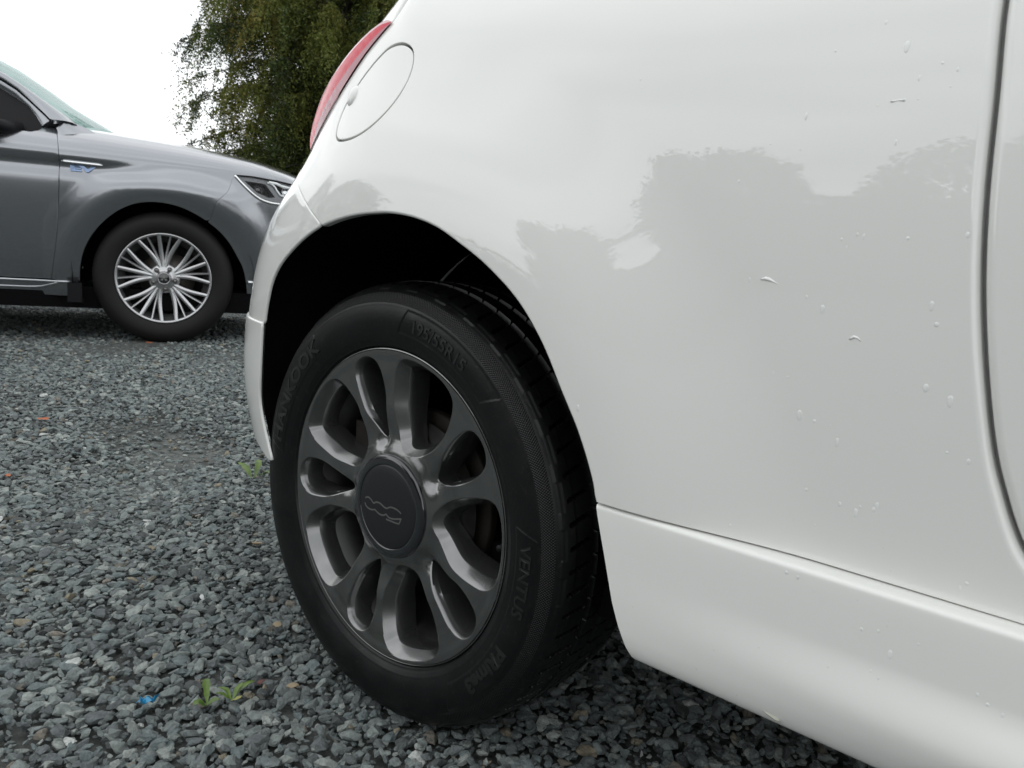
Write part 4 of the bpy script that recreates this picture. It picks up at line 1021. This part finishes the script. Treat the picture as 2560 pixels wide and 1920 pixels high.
t1 = empty('tree', loc=(CAM[0] - 12.55, CAM[1] + 9.2, 0))
tag(t1, 'tall olive and brown drooping tree standing behind the grey car bonnet', 'tree')
_a = math.atan2(-.55, -.84)
drooping_tree(t1, 8.2, .7, 2.25, 300, 130, .058, M['leaf_olive'], extra=[(math.radians(214), 3.15, 3.05), (math.radians(222), 3.5, 2.9), (math.radians(226), 2.35, 2.75), (math.radians(218), 4.4, 2.75), (math.radians(230), 1.75, 2.5)])
t2 = empty('tree', loc=(CAM[0] - 14.2, CAM[1] + 13.3, 0))
tag(t2, 'darker drooping tree mostly hidden behind the white car', 'tree')
drooping_tree(t2, 8.6, .8, 2.6, 110, 60, .085, M['leaf_dark'])

# hedge and trees across the yard, behind the photographer: the white paint mirrors their outline
def clump_tree(name, label, cat, az, dist, h, r, n, mat, z0=.3, sq=1.0, leaf=.13):
    a = math.radians(az); o = empty(name, loc=(.5 + dist * math.cos(a), 0 + dist * math.sin(a), 0)); tag(o, label, cat)
    tk = MB(); tk.tube([(0, 0, -.1), (.04, .02, h * .45), (0, .05, h * .8)], [.16, .11, .04], 8); tk.build('trunk', M['bark'], o, smooth=True)
    d = RNG.normal(size=(n, 3)); d /= np.linalg.norm(d, axis=1, keepdims=True); k = (.62 + .38 * RNG.random(n) ** .6) * (1 + .03 * RNG.normal(size=n)) * (1 + .09 * np.sin(d[:, 0] * 11 + 3 * d[:, 2]) * np.sin(d[:, 1] * 8 + d[:, 2] * 7))
    hz = (h - z0) / 2
    P = np.stack([np.sign(d[:, 0]) * np.abs(d[:, 0]) ** sq * k * r, np.sign(d[:, 1]) * np.abs(d[:, 1]) ** sq * k * r, z0 + hz + np.sign(d[:, 2]) * np.abs(d[:, 2]) ** sq * k * hz], 1)
    leaf_mesh('crown', P, leaf * (.6 + .8 * RNG.random(n)), np.clip(.5 + .3 * np.sin(P[:, 0] * 3) * np.sin(P[:, 2] * 2.5) + .15 * RNG.normal(size=n), 0, 1), mat, o, aspect=.8)
    return o
clump_tree('tree', 'broad clipped dark tree mirrored in the middle of the white quarter panel', 'tree', -118.5, 14.0, 4.35, 1.45, 20000, M['leaf_dark'], sq=.5, leaf=.10)
clump_tree('tree', 'ragged green tree mirrored beside the door gap of the white car', 'tree', -102.5, 15.5, 5.4, 1.6, 7000, M['leaf_dark'])
clump_tree('tree', 'lower ragged tree mirrored left of the door gap', 'tree', -106.0, 15.0, 4.0, .9, 3500, M['leaf_olive'])
clump_tree('tree', 'taller tree standing across the yard ahead of the white car', 'tree', -94.0, 16.0, 6.4, 2.2, 8000, M['leaf_dark'])
clump_tree('tree', 'wide dark tree mirrored above the rear wheel arch', 'tree', -150.0, 15.0, 4.2, 2.0, 8000, M['leaf_dark'])
clump_tree('tree', 'second dark tree mirrored above the rear wheel arch, farther round', 'tree', -163.0, 17.0, 5.4, 2.1, 8000, M['leaf_dark'])
hg = empty('hedge', loc=(0, 0, 0)); tag(hg, 'long level trimmed hedge across the yard behind the photographer', 'hedge')
def hedge_pts(n, az0, az1, dist, h, th):
    a = np.radians(az0 + (az1 - az0) * RNG.random(n)); rr = dist + th * (RNG.random(n) - .5) / 1.0; z = h * RNG.random(n); k = RNG.random(n) < .35; z[k] = h - .1 * RNG.random(k.sum())
    front = RNG.random(n) < .5; rr[front & ~k] = dist - th / 2 + .08 * RNG.random((front & ~k).sum())
    return np.stack([.5 + rr * np.cos(a), rr * np.sin(a), z + .06 * np.sin(a * 60)], 1)
P = np.vstack([hedge_pts(26000, -123.5, -60, 14.0, 3.0, 1.0), hedge_pts(9000, -175, -123.5, 16.0, 1.15, .8)]); n = len(P)
leaf_mesh('foliage', P, .12 * (.6 + .8 * RNG.random(n)), np.clip(.4 + .2 * RNG.normal(size=n), 0, 1), M['leaf_dark'], hg, aspect=.8)
hc_ = MB(); th_ = np.radians(np.linspace(-123, -60, 40)); hc_.grid([[(.5 + r * math.cos(a), r * math.sin(a), z) for r, z in ((13.75, 0), (13.75, 2.75), (14.25, 2.75), (14.25, 0))] for a in th_]); hc_.build('branchwork', M['bark'], hg)
pb = MB(); pb.tube([(0, 0, 0), (0, 0, 1.44)], .022, 8); pb.tube([(0, 0, 1.40), (0, 0, 1.455)], .03, 8); po = pb.build('post', simple('blue_paint', (.06, .08, .42), .5)); po.location = (-7.105, 3.748, 0)
tag(po, 'thin blue post top just showing over the grey bonnet', 'post')

# ------------------------------------------------------------------ gravel
def stone_proto(i):
    r = np.random.default_rng(100 + i)
    bm = bmesh.new(); bmesh.ops.create_icosphere(bm, subdivisions=2, radius=.5)
    sc_ = np.array([1.0, r.uniform(.58, .95), r.uniform(.34, .62)])
    pl_ = [(lambda v: (v / np.linalg.norm(v), r.uniform(.22, .38)))(r.normal(size=3)) for _ in range(11)]
    for v in bm.verts:
        p = np.array(v.co)
        for n_, d_ in pl_:              # cleave flat faces off a ball
            k = p @ n_
            if k > d_: p = p - n_ * (k - d_)
        p = p * sc_ * (1 + .05 * r.normal()); v.co = Vector(p)
    bmesh.ops.recalc_face_normals(bm, faces=bm.faces)
    me = bpy.data.meshes.new('stone'); bm.to_mesh(me); bm.free()
    me.materials.append(M['stone'])
    me.polygons.foreach_set('use_smooth', [True] * len(me.polygons)); me.set_sharp_from_angle(angle=math.radians(22))
    return bpy.data.objects.new('stone', me)
m, nt, b = newmat('crushed_stone'); setp(b, rough=.62, spec=.4)
at = nt.nodes.new('ShaderNodeAttribute'); at.attribute_type = 'INSTANCER'; at.attribute_name = 'tone'
r = nt.nodes.new('ShaderNodeValToRGB'); r.color_ramp.interpolation = 'CONSTANT'
stops = [(0, (.055, .060, .062)), (.10, (.100, .110, .114)), (.28, (.135, .150, .152)), (.46, (.120, .142, .146)), (.60, (.175, .195, .190)), (.74, (.150, .165, .166)), (.86, (.235, .252, .242)), (.962, (.105, .095, .078)), (.976, (.20, .175, .13)), (.985, (.17, .15, .13)), (.993, (.42, .43, .42)), (.9975, (.22, .07, .03))]
e = r.color_ramp.elements
e[0].position, e[0].color = 0, (*stops[0][1], 1); e[1].position, e[1].color = stops[1][0], (*stops[1][1], 1)
for p_, c_ in stops[2:]:
    q = e.new(p_); q.color = (*c_, 1)
for q in e: q.color = tuple(min(.6, v * 1.22 * t_) for v, t_ in zip(q.color[:3], (.99, 1.02, 1.0))) + (1,)
tc = nt.nodes.new('ShaderNodeTexCoord'); n1 = nt.nodes.new('ShaderNodeTexNoise'); n1.inputs['Scale'].default_value = 3.2; n1.inputs['Detail'].default_value = 8; n1.inputs['Roughness'].default_value = .65
mr = nt.nodes.new('ShaderNodeMapRange'); mr.inputs[1].default_value = .3; mr.inputs[2].default_value = .72; mr.inputs[3].default_value = .62; mr.inputs[4].default_value = 1.35
mu = nt.nodes.new('ShaderNodeVectorMath'); mu.operation = 'SCALE'
nt.links.new(at.outputs['Fac'], r.inputs['Fac']); nt.links.new(tc.outputs['Object'], n1.inputs['Vector']); nt.links.new(n1.outputs['Fac'], mr.inputs[0])
nt.links.new(r.outputs['Color'], mu.inputs[0]); nt.links.new(mr.outputs[0], mu.inputs['Scale']); nt.links.new(mu.outputs[0], b.inputs['Base Color'])
bp = nt.nodes.new('ShaderNodeBump'); bp.inputs['Strength'].default_value = .5; bp.inputs['Distance'].default_value = .04; nt.links.new(n1.outputs['Fac'], bp.inputs['Height']); nt.links.new(bp.outputs['Normal'], b.inputs['Normal'])
M['stone'] = m

def ground_noise(x, y):
    return .006 * np.sin(x * 2.1 + 1.3 * y) + .005 * np.sin(3.7 * y - 1.1 * x + 2) + .004 * np.sin(7.3 * x + 5.1 * y)
def scatter(x0, x1, y0, y1, pitch, smin, smax, layers=1, keep=None):
    out = []
    for l in range(layers):
        gx, gy = np.meshgrid(np.arange(x0, x1, pitch), np.arange(y0, y1, pitch)); gx = (gx + pitch * (RNG.random(gx.shape) - .5) * 1.3 + l * pitch / 2).ravel(); gy = (gy + pitch * (RNG.random(gy.shape) - .5) * 1.3 + l * pitch / 2).ravel()
        # only ground within the camera's reach
        d = np.stack([gx - CAM[0], gy - CAM[1]], 1); w_ = d @ _f[:2] / np.linalg.norm(_f[:2]); h_ = d @ _r[:2]
        k = (w_ > .25) & (np.abs(h_) < 1.0 * w_ + .9)
        if keep is not None: k &= keep(gx, gy)
        gx, gy = gx[k], gy[k]; n = len(gx)
        s = smin * (smax / smin) ** (RNG.random(n) ** 1.9)
        z = ground_noise(gx, gy) * 1.0 - .009 + s * .18 * RNG.random(n) + l * .002
        pz = np.exp(-(((gx + 1.62) / .34) ** 2 + ((gy - .42) / .16) ** 2)) + .8 * np.exp(-(((gx + 2.7) / .5) ** 2 + ((gy - .2) / .12) ** 2)) + .6 * np.exp(-(((gx + .75) / .12) ** 2 + ((gy + .35) / .25) ** 2))
        z = z - .007 * pz; k2 = RNG.random(n) > .62 * pz; s = np.where(pz > .4, s * .8, s)      # thin, trodden patches where the fines show
        out.append(np.stack([gx, gy, z, s], 1)[k2])
    return np.vstack(out)
dist = lambda x, y: np.hypot(x - CAM[0], y - CAM[1])
G_ = np.vstack([
    scatter(-2.6, 1.9, -1.2, 3.4, .0138, .0098, .036, 2, lambda x, y: dist(x, y) < 2.3),
    scatter(-5, 3, -2, 5, .0185, .013, .037, 2, lambda x, y: (dist(x, y) >= 2.3) & (dist(x, y) < 4.2)),
    scatter(-8, 3, -3, 8, .027, .022, .042, 1, lambda x, y: (dist(x, y) >= 4.2) & (dist(x, y) < 7.5)),
    scatter(-17, 2, -6, 17, .05, .04, .065, 1, lambda x, y: (dist(x, y) >= 7.5) & (dist(x, y) < 16))])
# tyres press the stones down
for cx, cy, rz in ((0, .10, 0), (2.3, .1, 0)):
    k = (np.abs(G_[:, 0] - cx) < .13) & (np.abs(G_[:, 1] - cy) < .11); G_[k, 2] -= .006
n = len(G_)
gm = bpy.data.meshes.new('gravel'); gm.vertices.add(n); gm.vertices.foreach_set('co', G_[:, :3].ravel())
def attr(nm, tp, vals):
    a = gm.attributes.new(nm, tp, 'POINT'); a.data.foreach_set('vector' if tp == 'FLOAT_VECTOR' else 'value', vals.ravel().astype(np.float32 if tp != 'INT' else np.int32))
attr('size', 'FLOAT', G_[:, 3]); attr('tone', 'FLOAT', RNG.random(n)); attr('pick', 'INT', RNG.integers(0, 12, n))
rot = RNG.normal(size=(n, 3)) * np.array([.30, .30, 0]) + np.stack([np.zeros(n), np.zeros(n), RNG.random(n) * 2 * PI], 1)
attr('turn', 'FLOAT_VECTOR', rot)
go = bpy.data.objects.new('gravel', gm); COL.objects.link(go); go['kind'] = 'stuff'
tag(go, 'loose grey blue crushed stone covering the whole yard', 'gravel')
pc_ = bpy.data.collections.new('stone_shapes')
for i in range(12): pc_.objects.link(stone_proto(i))
ng = bpy.data.node_groups.new('strew', 'GeometryNodeTree')
ng.interface.new_socket('Geometry', in_out='INPUT', socket_type='NodeSocketGeometry'); ng.interface.new_socket('Geometry', in_out='OUTPUT', socket_type='NodeSocketGeometry')
gi_, go_ = ng.nodes.new('NodeGroupInput'), ng.nodes.new('NodeGroupOutput')
ci = ng.nodes.new('GeometryNodeCollectionInfo'); ci.inputs['Collection'].default_value = pc_; ci.inputs['Separate Children'].default_value = True; ci.inputs['Reset Children'].default_value = True
ip = ng.nodes.new('GeometryNodeInstanceOnPoints'); ip.inputs['Pick Instance'].default_value = True
def named(nm, tp):
    a = ng.nodes.new('GeometryNodeInputNamedAttribute'); a.data_type = tp; a.inputs['Name'].default_value = nm; return a.outputs['Attribute']
e2r = ng.nodes.new('FunctionNodeEulerToRotation')
ln = ng.links.new
ln(gi_.outputs[0], ip.inputs['Points']); ln(ci.outputs[0], ip.inputs['Instance']); ln(named('pick', 'INT'), ip.inputs['Instance Index'])
ln(named('turn', 'FLOAT_VECTOR'), e2r.inputs[0]); ln(e2r.outputs[0], ip.inputs['Rotation']); ln(named('size', 'FLOAT'), ip.inputs['Scale']); ln(ip.outputs[0], go_.inputs[0])
md = go.modifiers.new('strew', 'NODES'); md.node_group = ng

# ------------------------------------------------------------------ small things lying on the gravel
def blade(pts, width, mat, name, parent, curl=.25):
    pts = smooth_line([(a, b) for a, b, c in pts], .002) if False else pts
    m_ = MB(); P = np.array(pts, float); rws = []; n = 9
    t = np.linspace(0, 1, n); Q = np.stack([np.interp(t, np.linspace(0, 1, len(P)), P[:, i]) for i in range(3)], 1)
    Q[1:-1] = .25 * Q[:-2] + .5 * Q[1:-1] + .25 * Q[2:]
    for i in range(n):
        d = Q[min(i + 1, n - 1)] - Q[max(i - 1, 0)]; s_ = np.cross(d, [0, 0, 1.]); s_ /= max(np.linalg.norm(s_), 1e-9)
        wd = width * (.12 + math.sin(PI * min(1, (i / (n - 1)) ** 1.3 * .97 + .02)) ** .8) * (1 + .12 * (-1) ** i)
        rws.append([Q[i] - s_ * wd + np.array([0, 0, curl * wd]), Q[i] - s_ * wd * .45 + np.array([0, 0, curl * .3 * wd]), Q[i], Q[i] + s_ * wd * .45 + np.array([0, 0, curl * .3 * wd]), Q[i] + s_ * wd + np.array([0, 0, curl * wd])])
    m_.grid(rws); return m_.build(name, mat, parent, smooth=True)
m, nt, b = newmat('weed_leaf'); setp(b, rough=.45, spec=.5, sub=.0); vary(nt, b, (.045, .095, .010), (.10, .165, .018), 60); M['weed'] = m
M['weed_old'] = simple('weed_leaf_yellow', (.24, .24, .06), .5)
w1 = empty('weed', loc=(-.150, -.150, .004)); w1.scale = (.66, .66, .5); tag(w1, 'small green weed with several pointed leaves left of the front tyre edge', 'weed')
f2 = _f[:2] / np.linalg.norm(_f[:2])
def rel(u, v, z=0): return np.array([_r[0] * u + f2[0] * v, _r[1] * u + f2[1] * v, z])       # u to the right, v away
for L_, wd, mt in [([rel(.022, .012, .002), rel(.030, .030, .018), rel(.043, .052, .024), rel(.052, .060, .020)], .0055, 'weed'), ([rel(.020, .010, .002), rel(.005, .028, .016), rel(-.014, .032, .018)], .0046, 'weed'), ([rel(.024, .008, .002), rel(.026, .026, .022), rel(.033, .040, .030)], .0046, 'weed'),
                   ([rel(.020, .008, .0), rel(.032, .006, .008), rel(.040, .016, .010)], .0048, 'weed_old'), ([rel(-.020, -.012, .0), rel(-.030, .010, .022), rel(-.040, .034, .034), rel(-.044, .042, .032)], .0070, 'weed'), ([rel(-.020, -.014, 0), rel(-.010, -.008, .012), rel(.002, -.008, .014)], .0075, 'weed'),
                   ([rel(-.022, -.016, 0), rel(-.034, -.016, .012), rel(-.043, -.026, .010)], .0082, 'weed'), ([rel(.018, .012, .001), rel(-.002, .020, .010), rel(-.016, .020, .010)], .004, 'weed')]:
    blade(L_, wd, M[mt], 'leaf', w1)
w2 = empty('weed', loc=(-1.035, .425, .004)); tag(w2, 'thin pale green sprig of weed left of the white bumper', 'weed')
for L_, wd in [([rel(-.01, .0, 0), rel(-.03, .02, .02), rel(-.055, .03, .03)], .010), ([rel(0, 0, 0), rel(.0, .03, .03), rel(-.01, .05, .035)], .008), ([rel(0, 0, 0), rel(.03, .0, .02), rel(.06, -.01, .012)], .006), ([rel(.02, -.01, .01), rel(.045, .01, .02), rel(.05, .02, .02)], .007), ([rel(.03, -.02, 0), rel(.055, -.03, .012), rel(.07, -.045, .008)], .006)]:
    blade(L_, wd, M['weed'], 'leaf', w2)
def chip(name, label, cat, loc, size, mat, seed, flat=.3, group=None):
    o = stone_proto(seed); me = o.data.copy(); me.materials.clear(); me.materials.append(mat); bpy.data.objects.remove(o)
    q = bpy.data.objects.new(name, me); COL.objects.link(q); q.location = loc; q.scale = (size, size * .8, size * flat * 1.6); q.rotation_euler = (.2, -.15, seed * 1.3); tag(q, label, cat, group)
    return q
# scrap of blue plastic: a crumpled sheet
bl = MB(); r3 = np.random.default_rng(5)
bl.grid([[rel(.0050 * (i - 2) + .002 * r3.normal(), .005 * (j - 1) + .0015 * r3.normal(), .010 + .004 * r3.normal() + .003 * (i == 2)) for j in range(4)] for i in range(5)])
bs = bl.build('plastic_scrap', simple('blue_plastic', (.015, .20, .38), .4)); bs.location = (-.198, -.225, .006); tag(bs, 'crumpled scrap of bright blue plastic on the gravel', 'litter')
M['rust_leaf'] = simple('dry_leaf', (.32, .085, .025), .6); M['pale_stone'] = simple('pale_stone', (.52, .53, .52), .6); M['buff_stone'] = simple('buff_stone', (.27, .215, .14), .75); M['maroon_stone'] = simple('maroon_stone', (.09, .028, .022), .6)
for (x, y), s, lb in [((-1.936, .218), .042, 'orange dry leaf on the gravel at the left of the yard'), ((-3.62, 1.30), .05, 'orange dry leaf on the gravel under the grey car wheel'), ((-1.349, -.050), .020, 'dark rusty leaf on the gravel at the left picture edge'), ((-3.3, .45), .035, 'small orange leaf in front of the grey car sill')]:
    lf = MB(); r3 = np.random.default_rng(int(abs(x) * 100)); n_ = 10
    lf.V = [(0, 0, .004)] + [(s * (.5 + .25 * r3.random()) * math.cos(t), s * .6 * (.5 + .25 * r3.random()) * math.sin(t), .006 * r3.random() + .002) for t in np.linspace(0, 2 * PI, n_, endpoint=False)]
    lf.F = [(0, 1 + i, 1 + (i + 1) % n_) for i in range(n_)]
    q = lf.build('dry_leaf', M['rust_leaf']); q.location = (x, y, .012); tag(q, lb, 'leaf')
for (x, y), s, mt, lb, sd in [((-.867, .0715), .026, 'pale_stone', 'white pebble on the gravel halfway up the left side', 3), ((-.1125, -.062), .026, 'buff_stone', 'flat buff stone beside the green weed', 4), ((-.150, -.088), .017, 'maroon_stone', 'small dark red stone by the green weed', 5),
                              ((-.28, .02), .022, 'buff_stone', 'yellowish brown stone on the gravel left of the alloy wheel', 6), ((-.45, -.02), .020, 'pale_stone', 'small white pebble on the gravel left of the tyre', 7), ((-.61, .18), .034, 'buff_stone', 'larger oval buff stone near the tyre sidewall', 8)]:
    chip('stone', lb, 'stone', (x, y, .010), s, M[mt], sd)

# ------------------------------------------------------------------ rain drops on the white paint
def drop_mesh(k):
    mb = MB(); n = 14; P = []
    for i in range(6):
        a = i / 5 * PI / 2
        P.append([(math.cos(t) * math.cos(a), -.26 * math.sin(a), math.sin(t) * math.cos(a) * (1 + .35 * k * (math.sin(t) < 0))) for t in np.linspace(0, 2 * PI, n, endpoint=False)])
    mb.grid(P, closed_v=True); me = bpy.data.meshes.new('water_drop'); me.from_pydata(mb.V, [], mb.F); me.materials.append(M['water']); me.polygons.foreach_set('use_smooth', [True] * len(me.polygons)); me.update(); return me
DM = [drop_mesh(0), drop_mesh(1), drop_mesh(2)]
DROPS = [(0.3441, 0.7813, 3), (0.3463, 0.7734, 2), (0.5015, 0.7389, 4), (0.5155, 0.786, 3), (0.5486, 0.8027, 3), (0.5663, 0.7838, 6), (0.5919, 0.7688, 3), (0.6022, 0.7634, 3), (0.5784, 0.7603, 3), (0.5997, 0.752, 2), (0.5530, 0.7428, 2), (0.5700, 0.7160, 3), (0.5800, 0.7451, 2), (0.4533, 0.6898, 3), (0.4727, 0.6113, 3), (0.5065, 0.6147, 2), (0.521, 0.6011, 3), (0.5344, 0.5932, 5), (0.5419, 0.6459, 3), (0.5528, 0.6501, 3), (0.5578, 0.6488, 3), (0.588, 0.6481, 4), (0.6255, 0.6519, 4), (0.6099, 0.6026, 5), (0.6147, 0.5892, 5), (0.6137, 0.5439, 6), (0.6303, 0.5375, 6), (0.5934, 0.5498, 2), (0.5945, 0.5382, 2), (0.5011, 0.5377, 3), (0.5132, 0.5364, 3), (0.4639, 0.5198, 2), (0.4888, 0.5149, 2), (0.4951, 0.514, 2), (0.5107, 0.5115, 2), (0.5258, 0.5083, 6), (0.5381, 0.5048, 4), (0.5508, 0.5037, 2), (0.557, 0.4923, 5), (0.633, 0.4998, 3), (0.647, 0.4966, 4), (0.3227, 0.4797, 5), (0.4763, 0.7186, 2), (0.5007, 0.7131, 2), (0.5465, 0.6403, 2),
         (0.5377, 0.4482, 4), (0.5645, 0.4433, 4), (0.5769, 0.4402, 5), (0.5797, 0.4452, 3), (0.5896, 0.4457, 4), (0.5916, 0.4497, 4), (0.5475, 0.4212, 3), (0.4796, 0.403, 3), (0.6536, 0.4041, 3), (0.6574, 0.4085, 4)]
SKD = [(0.5362, 0.382, 4), (0.5456, 0.3811, 3), (0.5593, 0.3751, 2), (0.5977, 0.3568, 4), (0.6093, 0.3599, 3), (0.6195, 0.346, 5), (0.6369, 0.3601, 3), (0.6084, 0.3274, 3), (0.6145, 0.3241, 3), (0.6843, 0.3343, 4), (0.6775, 0.339, 3), (0.6938, 0.3305, 4), (0.5781, 0.3187, 3)]
def put_drop(p, n, sz, i, label, group):
    o = bpy.data.objects.new('water_drop', DM[i % 3]); COL.objects.link(o); R = sz * .00032
    o.location = p; o.rotation_euler = Vector(-n).to_track_quat('Y', 'Z').to_euler(); o.scale = (R, R * .9, R * (1.1 + .3 * (i % 3)))
    tag(o, label, 'raindrop', group)
BIG = {5: 'largest round raindrop near the top of the door gap on the white panel', 11: 'lone small raindrop under the bone shaped streak on the white panel', 17: 'teardrop shaped raindrop below the hooked water trail', 27: 'raindrop at mid height close left of the door gap',
       28: 'raindrop just below another at mid height close left of the door gap', 29: 'long raindrop low on the white panel left of the door gap', 30: 'roundest low raindrop on the white panel nearest the door gap', 35: 'largest raindrop in the low middle cluster on the white panel',
       38: 'lowest long raindrop in the middle of the white panel', 41: 'single raindrop at the edge of the white wheel arch beside the tyre', 47: 'largest raindrop in the cluster just above the skirt seam'}
for i, (s, z, sz) in enumerate(DROPS):
    lb = BIG.get(i, 'small clear raindrop on the white panel between wheel arch and door gap')
    s, z = np.array(s), np.array(z); put_drop(body_surf(s, z), surf_n(body_surf, s, z), sz, i, lb, None if i in BIG else 'raindrops on the white rear side panel')
for i, (x, z, sz) in enumerate(SKD):
    put_drop(np.array([x, -.0388 - sstep(.37, .78, x) * .0125 * sstep(.336, .292, z), z]), np.array([0, -1., 0]), sz, i, 'clear raindrop on the white side skirt under the seam', 'raindrops on the white side skirt')
def smear(pts, rad, label):
    m_ = MB(); P = [body_surf(np.array(s), np.array(z)) + surf_n(body_surf, np.array(s), np.array(z)) * -.0005 for s, z in pts]; m_.tube(P, [q * .8 for q in rad], 10)
    tag(m_.build('water_trail', M['water'], smooth=True), label, 'raindrop')
smear([(.4820, .6118), (.4861, .6128), (.4895, .6122), (.4948, .6102), (.5000, .6080)], [.0010, .0020, .0019, .0009, .0004], 'hooked water trail with a thin tail on the white side panel')
smear([(.5570, .5718), (.5600, .5742), (.5630, .5735), (.5655, .5712)], [.0012, .0017, .0013, .0007], 'short bent water streak halfway down the white side panel')
smear([(.5620, .7448), (.5669, .7452), (.5715, .7450)], [.0015, .0009, .0015], 'bone shaped water streak high on the white panel near the door gap')
